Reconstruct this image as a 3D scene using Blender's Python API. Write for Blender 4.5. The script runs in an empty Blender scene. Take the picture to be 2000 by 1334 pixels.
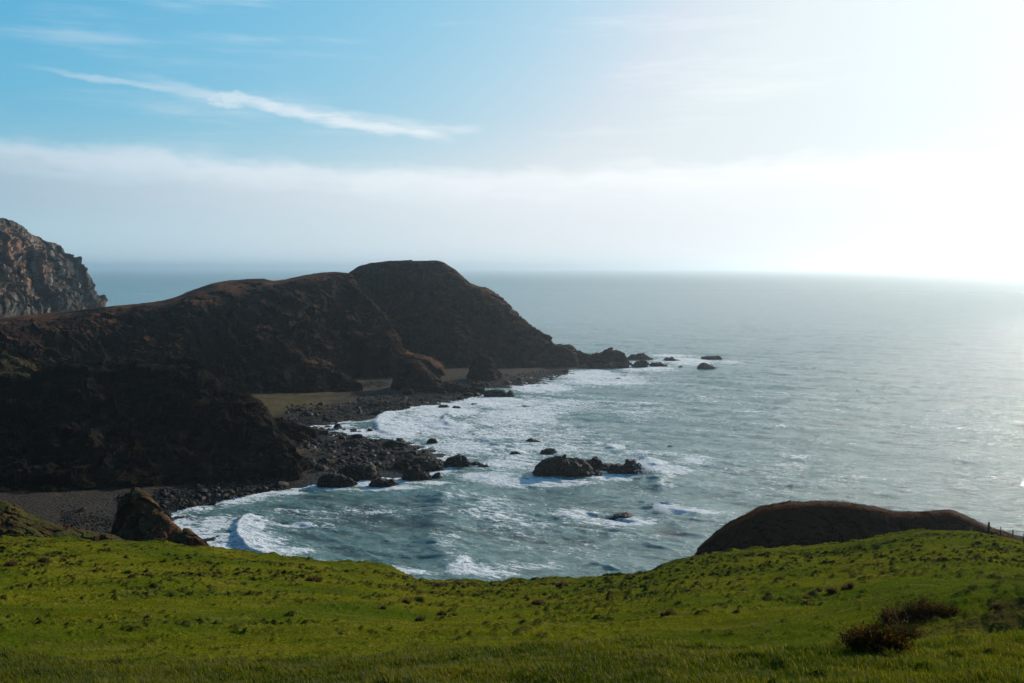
import bpy, math, random
import numpy as np
from mathutils import Vector

S = bpy.context.scene
COL = S.collection
R = math.radians
# ------------------------------------------------------------------ camera
H = 75.0                                   # eye above the sea, metres
F = 1944.0                                 # focal length in photo pixels (35 mm lens)
PITCH = math.atan(144.0 / F)
cam = bpy.data.cameras.new('camera'); cam.lens = 35; cam.sensor_width = 36
cam.clip_start = 0.1; cam.clip_end = 300000
co = bpy.data.objects.new('camera', cam); COL.objects.link(co)
co.location = (0, 0, H); co.rotation_euler = (math.pi / 2 - PITCH, 0, 0)
S.camera = co
# ------------------------------------------------------------------ light
SUN_AZ, SUN_EL = R(44), R(21)              # azimuth to the right of +Y
SKY_STRENGTH, SUN_STRENGTH = 0.10, 5.0
S.view_settings.view_transform = 'Standard'; S.view_settings.look = 'None'
S.view_settings.exposure = 0.08; S.view_settings.gamma = 1.0; S.view_settings.use_curve_mapping = False
sd_ = bpy.data.lights.new('sun', 'SUN'); sd_.energy = SUN_STRENGTH; sd_.angle = R(0.5); sd_.color = (1.0, 0.91, 0.78)
so = bpy.data.objects.new('sun', sd_); COL.objects.link(so)
sv = Vector((math.sin(SUN_AZ) * math.cos(SUN_EL), math.cos(SUN_AZ) * math.cos(SUN_EL), math.sin(SUN_EL)))
so.rotation_euler = sv.to_track_quat('Z', 'Y').to_euler()
S.cycles.volume_bounces = 1; S.cycles.max_bounces = 6; S.cycles.volume_max_steps = 64

# ------------------------------------------------------------------ node helper
class NT:
    def __init__(s, tree): s.t = tree; s.n = tree.nodes; s.l = tree.links
    def put(s, sock, v):
        if v is None: return
        if isinstance(v, bpy.types.NodeSocket): s.l.new(v, sock)
        elif isinstance(v, bpy.types.Node): s.l.new(v.outputs[0], sock)
        else: sock.default_value = v
    def node(s, typ, ins=None, **props):
        n = s.n.new(typ)
        for k, v in props.items(): setattr(n, k, v)
        for k, v in (ins or {}).items(): s.put(n.inputs[k], v)
        return n
    def m(s, op, a=0, b=None, c=None, clamp=False):
        n = s.n.new('ShaderNodeMath'); n.operation = op; n.use_clamp = clamp
        s.put(n.inputs[0], a); s.put(n.inputs[1], b); s.put(n.inputs[2], c); return n.outputs[0]
    def ss(s, x, a, b, to0=0.0, to1=1.0):
        n = s.n.new('ShaderNodeMapRange'); n.interpolation_type = 'SMOOTHSTEP'
        for i, v in enumerate((x, a, b, to0, to1)): s.put(n.inputs[i], v)
        return n.outputs[0]
    def mix(s, f, a, b, blend='MIX'):
        n = s.n.new('ShaderNodeMix'); n.data_type = 'RGBA'; n.blend_type = blend
        s.put(n.inputs[0], f)
        s.put(n.inputs[6], a if isinstance(a, (bpy.types.NodeSocket,)) else (*a, 1)); s.put(n.inputs[7], b if isinstance(b, (bpy.types.NodeSocket,)) else (*b, 1))
        return n.outputs[2]
    def noise(s, vec, scale=1.0, detail=4, rough=0.55, dist=0.0, lac=2.0):
        n = s.n.new('ShaderNodeTexNoise'); s.put(n.inputs['Vector'], vec)
        n.inputs['Scale'].default_value = scale; n.inputs['Detail'].default_value = detail
        n.inputs['Roughness'].default_value = rough; n.inputs['Distortion'].default_value = dist; n.inputs['Lacunarity'].default_value = lac
        return n.outputs[0]
    def mapping(s, vec, loc=(0, 0, 0), rot=(0, 0, 0), scale=(1, 1, 1)):
        n = s.n.new('ShaderNodeMapping'); s.put(n.inputs[0], vec)
        n.inputs[1].default_value = loc; n.inputs[2].default_value = rot; n.inputs[3].default_value = scale
        return n.outputs[0]

def new_mat(name):
    m = bpy.data.materials.new(name); m.use_nodes = True
    t = NT(m.node_tree); t.n.clear()
    out = t.n.new('ShaderNodeOutputMaterial')
    return m, t, out
def bsdf(t, color, rough=0.8, spec=0.3, normal=None, **kw):
    b = t.n.new('ShaderNodeBsdfPrincipled')
    t.put(b.inputs['Base Color'], color if isinstance(color, bpy.types.NodeSocket) else (*color, 1))
    t.put(b.inputs['Roughness'], rough); t.put(b.inputs['Specular IOR Level'], spec)
    if normal is not None: t.put(b.inputs['Normal'], normal)
    for k, v in kw.items(): t.put(b.inputs[k], v)
    return b

# ------------------------------------------------------------------ sky
world = bpy.data.worlds.new("World"); S.world = world; world.use_nodes = True
w = NT(world.node_tree); w.n.clear()
sky = w.node('ShaderNodeTexSky', sky_type='NISHITA', sun_disc=False, sun_elevation=SUN_EL, sun_rotation=SUN_AZ,
             altitude=50, air_density=1.0, dust_density=2.6, ozone_density=1.6)
tc = w.n.new('ShaderNodeTexCoord').outputs['Generated']
sep = w.node('ShaderNodeSeparateXYZ', {0: tc})
X, Y, Z = sep.outputs[0], sep.outputs[1], sep.outputs[2]
az = w.m('MULTIPLY', w.m('ARCTAN2', X, Y), 180 / math.pi)
el = w.m('MULTIPLY', w.m('ARCSINE', Z), 180 / math.pi)
cv = w.node('ShaderNodeCombineXYZ', {0: az, 1: el, 2: 0.0}).outputs[0]
# a long bank of stratus low over the sea
wob = w.m('MULTIPLY', w.m('SUBTRACT', w.noise(w.mapping(cv, scale=(0.22, 0.5, 1)), 1, 6, .55), .5), 2.0)
fin = w.m('MULTIPLY', w.m('SUBTRACT', w.noise(w.mapping(cv, loc=(3, 1, 0), scale=(0.5, 1.9, 1)), 1, 7, .62), .5), .9)
topc = w.m('ADD', w.m('ADD', w.m('MULTIPLY', w.m('SINE', w.m('MULTIPLY_ADD', az, 0.11, 2.0)), -0.45), 6.2), wob)
topc = w.m('ADD', topc, w.m('MULTIPLY', az, -0.012))
d_top = w.m('SUBTRACT', w.m('ADD', topc, fin), el)
bank = w.m('MULTIPLY', w.ss(d_top, -0.15, 1.05), w.ss(w.m('ADD', el, fin), 1.9, 3.9))
streaks = w.noise(w.mapping(cv, loc=(7, 2, 0), scale=(0.13, .95, 1)), 1, 7, .6)
bank = w.m('MULTIPLY', bank, w.ss(streaks, .15, .55, .55, 1.0), clamp=True)
belly = w.ss(w.m('ADD', d_top, w.m('MULTIPLY', w.m('SUBTRACT', streaks, .5), 2.6)), .5, 2.4)
# the thin bright streak above it
def line(az0, el0, az1, el1, wid, seed, taper=True):
    k = (el1 - el0) / (az1 - az0)
    base = w.m('MULTIPLY_ADD', w.m('SUBTRACT', az, az0), k, el0)
    nz = w.m('MULTIPLY', w.m('SUBTRACT', w.noise(w.mapping(cv, loc=(seed, seed, 0), scale=(.22, .6, 1)), 1, 4, .5), .5), 1.5)
    dd = w.m('ABSOLUTE', w.m('ADD', w.m('SUBTRACT', el, base), nz))
    ends = w.m('MULTIPLY', w.ss(az, az0 - .3, az0 + (az1 - az0) * .45), w.ss(az, az1 + .3, az1 - (az1 - az0) * .12))
    fine = w.noise(w.mapping(cv, loc=(seed * 2, 5, 0), rot=(0, 0, math.atan(k)), scale=(.45, 3.5, 1)), 1, 6, .62)
    core = w.ss(dd, wid, wid * .15)
    return w.m('MULTIPLY', w.m('MULTIPLY', core, ends), w.ss(fine, .25, .55, .45, 1.0))
s1 = line(-22.0, 10.15, -3.1, 7.2, .48, 4)
s2 = w.m('MULTIPLY', line(-26.5, 10.0, -16.5, 9.6, .22, 9), .55)
s3 = w.m('MULTIPLY', line(-14.5, 9.0, -1.4, 7.6, .42, 13), .45)
wisp_n = w.noise(w.mapping(cv, loc=(1, 9, 0), rot=(0, 0, -.12), scale=(.06, .55, 1)), 1, 7, .62)
wisp = w.m('MULTIPLY', w.ss(wisp_n, .50, .74), w.m('MULTIPLY', w.ss(el, 4, 8), .45))
pf = w.m('ADD', w.m('POWER', w.m('MULTIPLY', w.m('ABSOLUTE', w.m('ADD', az, 15.5)), .62), 2.0), w.m('POWER', w.m('MULTIPLY', w.m('ABSOLUTE', w.m('SUBTRACT', el, 9.05)), 1.7), 2.0))
puff = w.m('MULTIPLY', w.ss(w.m('ADD', pf, w.m('MULTIPLY', w.m('SUBTRACT', w.noise(w.mapping(cv, scale=(1.1, 2.2, 1)), 1, 5, .6), .5), 2.2)), 1.0, .0), .9)
streak = w.m('MAXIMUM', w.m('MAXIMUM', w.m('MAXIMUM', s1, s2), puff), w.m('MAXIMUM', s3, wisp))
sc_ = w.node('ShaderNodeSeparateColor', {0: sky.outputs[0]})
def soft(ch, g, h, p=1.0):
    c = w.m('MULTIPLY', sc_.outputs[ch], .10)
    if p != 1: c = w.m('POWER', c, p)
    return w.m('MULTIPLY', w.m('DIVIDE', w.m('MULTIPLY', c, g), w.m('MULTIPLY_ADD', c, h, 1.0)), 1 / SKY_STRENGTH)
sb = soft(2, 3.9, 3.43); sg = w.m('MINIMUM', soft(1, 1.935, 1.275), w.m('MULTIPLY', sb, .965)); sr = w.m('MINIMUM', soft(0, 1.95, 1.10, 1.8), w.m('MULTIPLY', sg, .895))
skyc = w.node('ShaderNodeCombineColor', {0: sr, 1: sg, 2: sb}).outputs[0]
# milky sea air low over the horizon, mostly towards the sun
toward = w.m('ADD', w.m('MULTIPLY', X, sv.x), w.m('ADD', w.m('MULTIPLY', Y, sv.y), w.m('MULTIPLY', Z, sv.z)))
lum = w.ss(toward, .12, .90, .0, 1.0)
awayf = w.ss(toward, .30, -.35)
SC = 1.0 / SKY_STRENGTH
cl_lit = w.mix(lum, tuple(SC * v for v in (.50, .63, .74)), tuple(SC * v for v in (.97, .99, 1.0)))
cl_sh = w.mix(lum, tuple(SC * v for v in (.29, .44, .56)), tuple(SC * v for v in (.88, .91, .94)))
cl = w.mix(belly, cl_lit, cl_sh)
milk = w.m('MULTIPLY', w.ss(w.m('ABSOLUTE', el), 9.0, 0.0), .88)
skyc = w.mix(milk, skyc, w.mix(lum, tuple(SC * v for v in (.43, .62, .73)), tuple(SC * v for v in (.90, .93, .96))))
skyc = w.mix(w.m('MULTIPLY', bank, .90), skyc, cl)
skyc = w.mix(w.m('MULTIPLY', streak, .75), skyc, cl_lit)
skyc = w.mix(awayf, skyc, w.mix(1.0, skyc, (.17, .18, .20), 'MULTIPLY'))  # unseen sky away from the sun dimmed to deepen shade on camera-facing cliffs
bg = w.node('ShaderNodeBackground', {0: skyc, 1: SKY_STRENGTH})
wo = w.n.new('ShaderNodeOutputWorld'); w.l.new(bg.outputs[0], wo.inputs[0])

# ------------------------------------------------------------------ maths helpers
cp, sp = math.cos(PITCH), math.sin(PITCH)
def P(px, py, yy):
    """world point seen at photo pixel (px,py), at forward distance yy"""
    u = (px - 1000.0) / F; v = (667.0 - py) / F
    dy = cp + v * sp; dz = -sp + v * cp
    return np.array((u * yy / dy, yy, H + dz * yy / dy))
def Wp(px, py, z=0.0):
    u = (px - 1000.0) / F; v = (667.0 - py) / F
    dy = cp + v * sp; dz = -sp + v * cp
    k = (z - H) / dz
    return np.array((u * k, dy * k, z))
def G(px, yy, z):
    """point in picture column px at distance yy and height z"""
    dyz = (z - H) / yy
    # solve v from (-sp+v*cp)/(cp+v*sp)=dyz
    v = (dyz * cp + sp) / (cp - dyz * sp)
    dy = cp + v * sp
    return np.array(((px - 1000.0) / F * yy / dy, yy, z))

def _h(ix, iy, iz, seed):
    with np.errstate(over='ignore'):
        h = (ix * np.uint32(374761393) + iy * np.uint32(668265263) + iz * np.uint32(2147483647 - 59)) ^ np.uint32(seed * 2654435761 & 0xffffffff)
        h = (h ^ (h >> np.uint32(13))) * np.uint32(1274126177)
        h = h ^ (h >> np.uint32(16))
    return h
def pn(x, y, z, seed=0):
    """gradient noise, about -1..1"""
    xf = np.floor(x); yf = np.floor(y); zf = np.floor(z)
    fx = (x - xf).astype(np.float32); fy = (y - yf).astype(np.float32); fz = (z - zf).astype(np.float32)
    ix = xf.astype(np.int64).astype(np.uint32); iy = yf.astype(np.int64).astype(np.uint32); iz = zf.astype(np.int64).astype(np.uint32)
    u = fx * fx * fx * (fx * (fx * 6 - 15) + 10); v = fy * fy * fy * (fy * (fy * 6 - 15) + 10); t = fz * fz * fz * (fz * (fz * 6 - 15) + 10)
    def g(a, b, c):
        h = _h(ix + np.uint32(a), iy + np.uint32(b), iz + np.uint32(c), seed)
        gx = ((h & np.uint32(1023)).astype(np.float32) / 511.5 - 1); gy = (((h >> np.uint32(10)) & np.uint32(1023)).astype(np.float32) / 511.5 - 1)
        gz = (((h >> np.uint32(20)) & np.uint32(1023)).astype(np.float32) / 511.5 - 1)
        return gx * (fx - a) + gy * (fy - b) + gz * (fz - c)
    x00 = g(0, 0, 0) * (1 - u) + g(1, 0, 0) * u; x10 = g(0, 1, 0) * (1 - u) + g(1, 1, 0) * u
    x01 = g(0, 0, 1) * (1 - u) + g(1, 0, 1) * u; x11 = g(0, 1, 1) * (1 - u) + g(1, 1, 1) * u
    return ((x00 * (1 - v) + x10 * v) * (1 - t) + (x01 * (1 - v) + x11 * v) * t) * 1.25
def fbm(x, y, z, o=4, seed=0, gain=.5):
    r = 0; a = 1; s = 1; n = 0
    for i in range(o):
        r = r + a * pn(x * s, y * s, z * s, seed + i * 17); n += a; a *= gain; s *= 2.03
    return r / n
def ridged(x, y, z, o=4, seed=0, gain=.5):
    r = 0; a = 1; s = 1; n = 0
    for i in range(o):
        r = r + a * (1 - 2.2 * np.abs(pn(x * s, y * s, z * s, seed + i * 17))); n += a; a *= gain; s *= 2.03
    return r / n

def facets(x, y, z, seed=0):
    xf = np.floor(x - .5); yf = np.floor(y - .5); zf = np.floor(z - .5)
    best = np.full(x.shape, 1e9, np.float32); val = np.zeros(x.shape, np.float32)
    ix = xf.astype(np.int64).astype(np.uint32); iy = yf.astype(np.int64).astype(np.uint32); iz = zf.astype(np.int64).astype(np.uint32)
    for a in (0, 1):
        for b in (0, 1):
            for c in (0, 1):
                h = _h(ix + np.uint32(a), iy + np.uint32(b), iz + np.uint32(c), seed)
                r1 = (h & np.uint32(1023)).astype(np.float32) / 1023 - .5; r2 = ((h >> np.uint32(10)) & np.uint32(1023)).astype(np.float32) / 1023 - .5; r3 = ((h >> np.uint32(20)) & np.uint32(1023)).astype(np.float32) / 1023 - .5
                dx = x - (xf + a + .5 + r1 * .9); dy = y - (yf + b + .5 + r2 * .9); dz = z - (zf + c + .5 + r3 * .9)
                d = dx * dx + dy * dy + dz * dz
                v = (dx * r2 + dy * r3 + dz * r1) * 2.4 + (r1 + r2) * .45
                m = d < best; best = np.where(m, d, best); val = np.where(m, v, val)
    return val
def mesh_obj(name, verts, quads, mat, smooth=True, attrs=None, tris=False, parent=None):
    me = bpy.data.meshes.new(name)
    verts = np.ascontiguousarray(verts, dtype=np.float32); quads = np.ascontiguousarray(quads, dtype=np.int32)
    k = quads.shape[1]
    me.vertices.add(len(verts)); me.vertices.foreach_set('co', verts.ravel())
    me.loops.add(quads.size); me.loops.foreach_set('vertex_index', quads.ravel())
    me.polygons.add(len(quads)); me.polygons.foreach_set('loop_start', np.arange(0, quads.size, k, dtype=np.int32))
    me.polygons.foreach_set('loop_total', np.full(len(quads), k, dtype=np.int32))
    me.polygons.foreach_set('use_smooth', np.full(len(quads), smooth, dtype=bool))
    me.update(calc_edges=True)
    for an, av in (attrs or {}).items():
        a = me.attributes.new(an, 'FLOAT', 'POINT'); a.data.foreach_set('value', np.ascontiguousarray(av, dtype=np.float32).ravel())
    me.materials.append(mat)
    o = bpy.data.objects.new(name, me); COL.objects.link(o)
    if parent is not None: o.parent = parent
    return o
def grid_quads(nr, nc):
    i = np.arange(nr * nc).reshape(nr, nc)
    return np.stack([i[:-1, :-1], i[:-1, 1:], i[1:, 1:], i[1:, :-1]], -1).reshape(-1, 4)
def tag(o, label=None, cat=None, group=None, kind=None):
    if label: o['label'] = label
    if cat: o['category'] = cat
    if group: o['group'] = group
    if kind: o['kind'] = kind
    return o

def interp_axis(a, xs, xq):
    """shape preserving cubic (Fritsch-Carlson) along axis 0"""
    a = np.asarray(a, float); xs = np.asarray(xs, float)
    h = np.diff(xs)[:, None]; sh = a.shape; b = a.reshape(sh[0], -1)
    d = np.diff(b, axis=0) / h
    m = np.zeros_like(b)
    if len(xs) > 2:
        w1 = 2 * h[1:] + h[:-1]; w2 = h[1:] + 2 * h[:-1]
        ok = d[:-1] * d[1:] > 0
        with np.errstate(divide='ignore', invalid='ignore'):
            mm = (w1 + w2) / (w1 / d[:-1] + w2 / d[1:])
        m[1:-1] = np.where(ok, mm, 0)
    m[0] = d[0]; m[-1] = d[-1]
    k = np.clip(np.searchsorted(xs, xq, side='right') - 1, 0, len(xs) - 2)
    t = ((xq - xs[k]) / (xs[k + 1] - xs[k]))[:, None]; hh = (xs[k + 1] - xs[k])[:, None]
    r = (2 * t**3 - 3 * t**2 + 1) * b[k] + (t**3 - 2 * t**2 + t) * hh * m[k] + (-2 * t**3 + 3 * t**2) * b[k + 1] + (t**3 - t**2) * hh * m[k + 1]
    return r.reshape((len(xq),) + sh[1:])
def loft(net, nu, nvs, wts=None):
    """net (rows, cols, 3) -> dense grid (V,U,3) and per vertex weight"""
    net = np.array(net, float); Rn, Cn, _ = net.shape
    seg = np.linalg.norm(np.diff(net, axis=1), axis=2).mean(0) + 1e-3
    xs = np.concatenate([[0], np.cumsum(seg)])
    g = interp_axis(net.transpose(1, 0, 2), xs, np.linspace(0, xs[-1], nu)).transpose(1, 0, 2)
    vq = np.concatenate([np.linspace(i, i + 1, n, endpoint=False) for i, n in enumerate(nvs)] + [[Rn - 1.0]])
    gg = interp_axis(g, np.arange(Rn), vq)
    ww = np.ones(len(vq)) if wts is None else np.interp(vq, np.arange(Rn), wts)
    return gg, np.repeat(ww[:, None], nu, 1)
def normals(g):
    a = np.gradient(g, axis=0); b = np.gradient(g, axis=1)
    n = np.cross(b, a); return n / (np.linalg.norm(n, axis=2, keepdims=True) + 1e-9)
def rockify(g, wt, size, amp, seed, vert=.45, oct_=6, strata=0.25, fac=1.0):
    """push a surface out and in like weathered rock: big buttresses, gullies, small cracks"""
    n = normals(g)
    x, y, z = (g[..., i] / size for i in range(3))
    wx = pn(x * .5, y * .5, z * .5, seed + 91) * .5
    a = fbm(x * .55 + wx, y * .55, z * vert * .35, 3, seed)
    b = ridged(x * 1.5 + wx, y * 1.5 + wx, z * vert, oct_, seed + 5, .55)
    c = fbm(x * 7, y * 7, z * 5, 3, seed + 9)
    bl = fbm(x * 1.1 + wx, y * 1.1, z * vert * 1.6, 3, seed + 55); bl = (np.round(bl * 4.5 + c * .5) / 4.5)
    e = fbm(x * 17, y * 17, z * 13, 2, seed + 19)
    rb = ridged(x * .9 + z * .25, y * .9, z * vert * .22, 2, seed + 71)
    qx, qy, qz = x + wx * .6 + c * .05, y + wx * .6 + c * .05, z + c * .05
    f1 = facets(qx * .6, qy * .6, qz * vert * .62, seed + 3); f2 = facets(qx * 2.3 + 9, qy * 2.3, qz * vert * 3.0, seed + 4); f3 = facets(qx * 6 + 5, qy * 6, qz * 4.5, seed + 6)
    d = (a * 1.5 + rb * .6 + b * .16 + (bl * .2 + f1 * 1.45 + f2 * .62 + f3 * .20) * fac + c * .12 + e * .06) * amp
    if strata:
        s = z * 3.0 + x * .5 + fbm(x, y, z, 2, seed + 33) * .8
        d = d + strata * amp * (np.abs((s % 1) - .5) * 2 - .5)
    return g + n * (d * wt)[..., None]

# ------------------------------------------------------------------ materials
def rock_material(name, dark, light, rust, veg=None, veg2=None, scale=1.0, bump=.6, vegmin=.62, wet=0.0, rust_amt=.5, veg_noise=.25):
    m, t, out = new_mat(name)
    geo = t.n.new('ShaderNodeNewGeometry'); pos = geo.outputs['Position']
    big = t.noise(t.mapping(pos, scale=(.05 * scale, .05 * scale, .03 * scale)), 1, 5, .6)
    mid = t.noise(t.mapping(pos, scale=(.16 * scale, .16 * scale, .05 * scale)), 1, 9, .60)
    fine = t.noise(pos, 1.6 * scale, 8, .7)
    c = t.mix(t.ss(mid, .47, .70), dark, light)
    c = t.mix(t.m('MULTIPLY', t.ss(big, .48, .66), rust_amt), c, rust)
    c = t.mix(t.ss(fine, .3, .75, .45, 0), c, tuple(v * .5 for v in dark))
    rough = .85
    if veg is not None:
        nz = t.node('ShaderNodeSeparateXYZ', {0: geo.outputs['Normal']}).outputs[2]
        f = t.ss(t.m('ADD', nz, t.m('MULTIPLY', t.m('SUBTRACT', mid, .5), veg_noise * 4)), vegmin - .08, vegmin + .08)
        vc = t.mix(t.ss(t.noise(pos, .045 * scale, 5, .6), .42, .6), veg, veg2 or veg)
        vc = t.mix(t.ss(fine, .35, .7, .5, 0), vc, tuple(v * .45 for v in veg))
        c = t.mix(f, c, vc)
    bmp = t.node('ShaderNodeBump', {'Strength': bump, 'Distance': .8 / scale, 'Height': t.m('ADD', t.m('MULTIPLY', mid, 1.5), t.m('MULTIPLY', fine, .5))})
    b = bsdf(t, c, .9 - wet * .4, .04 + wet * .30, bmp.outputs[0])
    t.l.new(b.outputs[0], out.inputs[0]); return m

M_cliff = rock_material('cliff_rock', (.004, .003, .0025), (.040, .027, .020), (.024, .008, .005), (.022, .009, .004), (.14, .055, .019), scale=.8, vegmin=.70)
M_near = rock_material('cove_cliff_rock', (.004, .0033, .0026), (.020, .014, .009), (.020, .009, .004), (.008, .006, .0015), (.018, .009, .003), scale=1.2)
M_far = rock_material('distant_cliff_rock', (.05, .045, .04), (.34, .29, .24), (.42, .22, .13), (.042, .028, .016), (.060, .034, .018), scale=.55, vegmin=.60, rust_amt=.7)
M_stack = rock_material('red_rock', (.05, .022, .012), (.22, .10, .055), (.26, .10, .05), (.045, .036, .010), (.06, .05, .015), scale=2.2, vegmin=.80, rust_amt=.6)
M_moor = rock_material('brown_moor', (.008, .004, .003), (.018, .008, .005), (.024, .008, .004), (.022, .008, .004), (.050, .018, .007), scale=2.0, vegmin=.35)
M_hill = rock_material('rough_pasture', (.025, .014, .008), (.06, .034, .018), (.06, .026, .012), (.040, .045, .008), (.065, .035, .012), scale=2.0, vegmin=.45)
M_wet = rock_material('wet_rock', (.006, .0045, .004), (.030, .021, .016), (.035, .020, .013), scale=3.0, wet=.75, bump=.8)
M_wetlit = rock_material('damp_sunlit_rock', (.009, .006, .005), (.055, .038, .028), (.06, .034, .020), scale=2.5, wet=.45, bump=.8)  # sunlit copy of the wet rock, the light put into paler colours

def headland(name, label, net, nu, nvs, wts, mat, size, amp, seed, cat='headland', kind='structure', rc=None, **kw):
    g, ww = loft(net, nu, nvs, wts)
    if rc:
        uu = np.clip((np.linspace(0, 1, nu) - rc[0]) / .12, 0, 1); ww = np.maximum(ww, (uu * rc[1])[None])
    g = rockify(g, ww, size, amp, seed, **kw)
    V, U = g.shape[:2]
    q = grid_quads(V, U)
    o = mesh_obj(name, g.reshape(-1, 3), q, mat, smooth=False)
    tag(o, label, cat, kind=kind)
    return o
def mids(base, crest, prof):
    """rows between base and crest following a profile [(run, rise), ...]"""
    b = np.array(base); c = np.array(crest); rows = []
    for a, r in prof:
        p = b + (c - b) * a; p[:, 2] = b[:, 2] + (c[:, 2] - b[:, 2]) * r; rows.append(p)
    return rows
def back(crest, dys):
    rows = []
    c = np.array(crest)
    for dy, fz in dys:
        p = c.copy(); p[:, 1] += dy; p[:, 0] += dy * c[:, 0] / c[:, 1]
        p[:, 2] = c[:, 2] * fz if fz > 0 else -6; rows.append(p)
    return rows

# ------------------------------------------------------------------ shoreline in plan (from the waterline seen in the photo)
shore_px = [(-900, 1160), (250, 1150), (400, 1100), (372, 1060), (335, 1030), (318, 1000), (375, 986), (450, 975), (510, 960), (560, 952), (600, 948),
            (640, 945), (720, 938), (786, 932), (850, 915), (846, 895), (834, 884), (800, 872), (740, 862), (680, 856), (630, 846),
            (590, 833), (640, 826), (735, 817), (760, 806), (795, 797), (870, 785), (930, 774), (985, 762), (1045, 747), (1085, 737), (1125, 724),
            (1170, 716), (1225, 709), (1220, 698), (1120, 690)]
shore = np.array([Wp(a, b)[:2] for a, b in shore_px])
poly = np.vstack([shore, [[40, 900], [-300, 1300], [-1500, 1500], [-2500, 400], [-900, 60]]])
def sdist(x, y):
    """signed distance to the shoreline, positive on land"""
    sh = x.shape; x = x.ravel(); y = y.ravel()
    d = np.full(x.shape, 1e9); ins = np.zeros(x.shape, bool); n = len(poly)
    for i in range(n):
        x0, y0 = poly[i]; x1, y1 = poly[(i + 1) % n]
        dx, dy = x1 - x0, y1 - y0
        t = np.clip(((x - x0) * dx + (y - y0) * dy) / (dx * dx + dy * dy + 1e-9), 0, 1)
        if i < len(shore) - 1: d = np.minimum(d, np.hypot(x - x0 - t * dx, y - y0 - t * dy))
        c = ((y0 > y) != (y1 > y)) & (x < (x1 - x0) * (y - y0) / (y1 - y0 + 1e-12) + x0)
        ins ^= c
    return np.where(ins, d, -d).reshape(sh)

# ------------------------------------------------------------------ the sea
def blob_field(x, y, blobs):
    f = np.zeros_like(x)
    for (px, py, rx, ry, s) in blobs:
        c = Wp(px, py); sx = rx * c[1] / F; sy = ry * c[1] ** 2 / (H * F)
        f = np.maximum(f, s * np.exp(-(((x - c[0]) / sx) ** 2 + ((y - c[1]) / sy) ** 2)))
    return f
FOAM = [(790, 835, 55, 28, 1.15), (880, 800, 80, 22, 1.1), (860, 840, 90, 22, .85), (960, 785, 80, 14, 1.05), (1060, 757, 70, 12, 1.1), (1150, 733, 70, 11, 1.1), (1250, 718, 70, 11, 1.0),
        (1340, 706, 60, 9, .95), (1310, 695, 55, 4, .8), (1180, 745, 140, 14, .75), (1420, 708, 40, 6, .55), (1050, 790, 150, 22, .68), (980, 850, 120, 26, .66), (900, 878, 60, 12, .9),
        (1000, 905, 80, 18, .85), (950, 935, 60, 12, 1.05), (1010, 945, 80, 9, 1.0), (1090, 946, 90, 7, 1.0), (1200, 936, 60, 8, .9), (1275, 912, 30, 12, 1.15), (1310, 925, 45, 14, .75), (1360, 905, 60, 8, .5),
        (1260, 890, 80, 8, .6), (1205, 876, 24, 4, 1.1), (1300, 996, 20, 6, .9), (1360, 1008, 50, 5, .8), (1225, 1022, 80, 9, .85), (1130, 1008, 60, 20, .6),
        (492, 1045, 20, 26, 1.1), (520, 1072, 36, 12, 1.0), (565, 1085, 50, 8, .85), (570, 1030, 65, 6, .72), (610, 1000, 100, 9, .42), (700, 1000, 120, 9, .42), (420, 1025, 60, 22, .72), (440, 1060, 40, 25, .78), (560, 962, 45, 5, .95),
        (640, 956, 60, 4, .8), (750, 958, 80, 4, .85), (850, 945, 60, 6, .75), (650, 1112, 120, 14, .72), (780, 1122, 80, 10, .75), (910, 1118, 40, 12, 1.2), (960, 1125, 60, 10, .8), (905, 1102, 18, 10, .95),
        (640, 833, 60, 9, .9), (700, 845, 60, 8, .95), (1030, 1110, 160, 10, .5), (960, 1000, 80, 40, .42), (1000, 1040, 150, 40, .40), (1060, 860, 220, 70, .50), (1480, 930, 300, 80, .30), (1240, 800, 160, 30, .36), (700, 1010, 220, 40, .27), (1500, 800, 400, 80, .22), (1130, 1050, 260, 50, .28), (900, 870, 120, 40, .62), (1000, 810, 140, 40, .72)]
def polydist(x, y, pts):
    d = np.full(x.shape, 1e9); s = np.zeros(x.shape); t_ = np.zeros(x.shape)
    W = [Wp(a, b)[:2] for a, b in pts]; n = len(W) - 1
    for i in range(n):
        (x0, y0), (x1, y1) = W[i], W[i + 1]; dx, dy = x1 - x0, y1 - y0
        t = np.clip(((x - x0) * dx + (y - y0) * dy) / (dx * dx + dy * dy), 0, 1)
        dd = np.hypot(x - x0 - t * dx, y - y0 - t * dy); sg = np.sign((x - x0) * dy - (y - y0) * dx)
        c = dd < d; d = np.where(c, dd, d); s = np.where(c, sg, s); t_ = np.where(c, (i + t) / n, t_)
    return d, s, t_
# (points top to bottom, height, front width, back width, foam on crest, foam behind)   front = left side of travel
CREST = [([(912, 930), (885, 955), (862, 985), (850, 1020), (848, 1055), (862, 1085), (888, 1112), (915, 1140)], 1.25, 4.2, 15, .25, .3),
         ([(505, 1003), (478, 1015), (465, 1032), (467, 1055), (485, 1078), (530, 1098), (600, 1112)], 1.5, 1.4, 7, 1.1, .9),
         ([(770, 800), (745, 812), (736, 826), (744, 842), (785, 856)], 1.3, 2.2, 12, 1.0, .9),
         ([(885, 805), (870, 815), (868, 826), (885, 836)], 1.5, 2.0, 8, .5, .6),
         ([(1190, 868), (1188, 874), (1196, 879), (1212, 880)], 1.2, 1.8, 6, 1.1, .8),
         ([(1275, 985), (1285, 992), (1300, 1000), (1340, 1008), (1390, 1014)], 0.8, 2.2, 9, .6, .5),
         ([(1235, 880), (1258, 893), (1280, 915), (1290, 950), (1300, 980)], 1.2, 3.0, 10, .35, .4),
         ([(940, 858), (960, 870), (1000, 876)], 1.0, 2.5, 8, .3, .3)]
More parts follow.
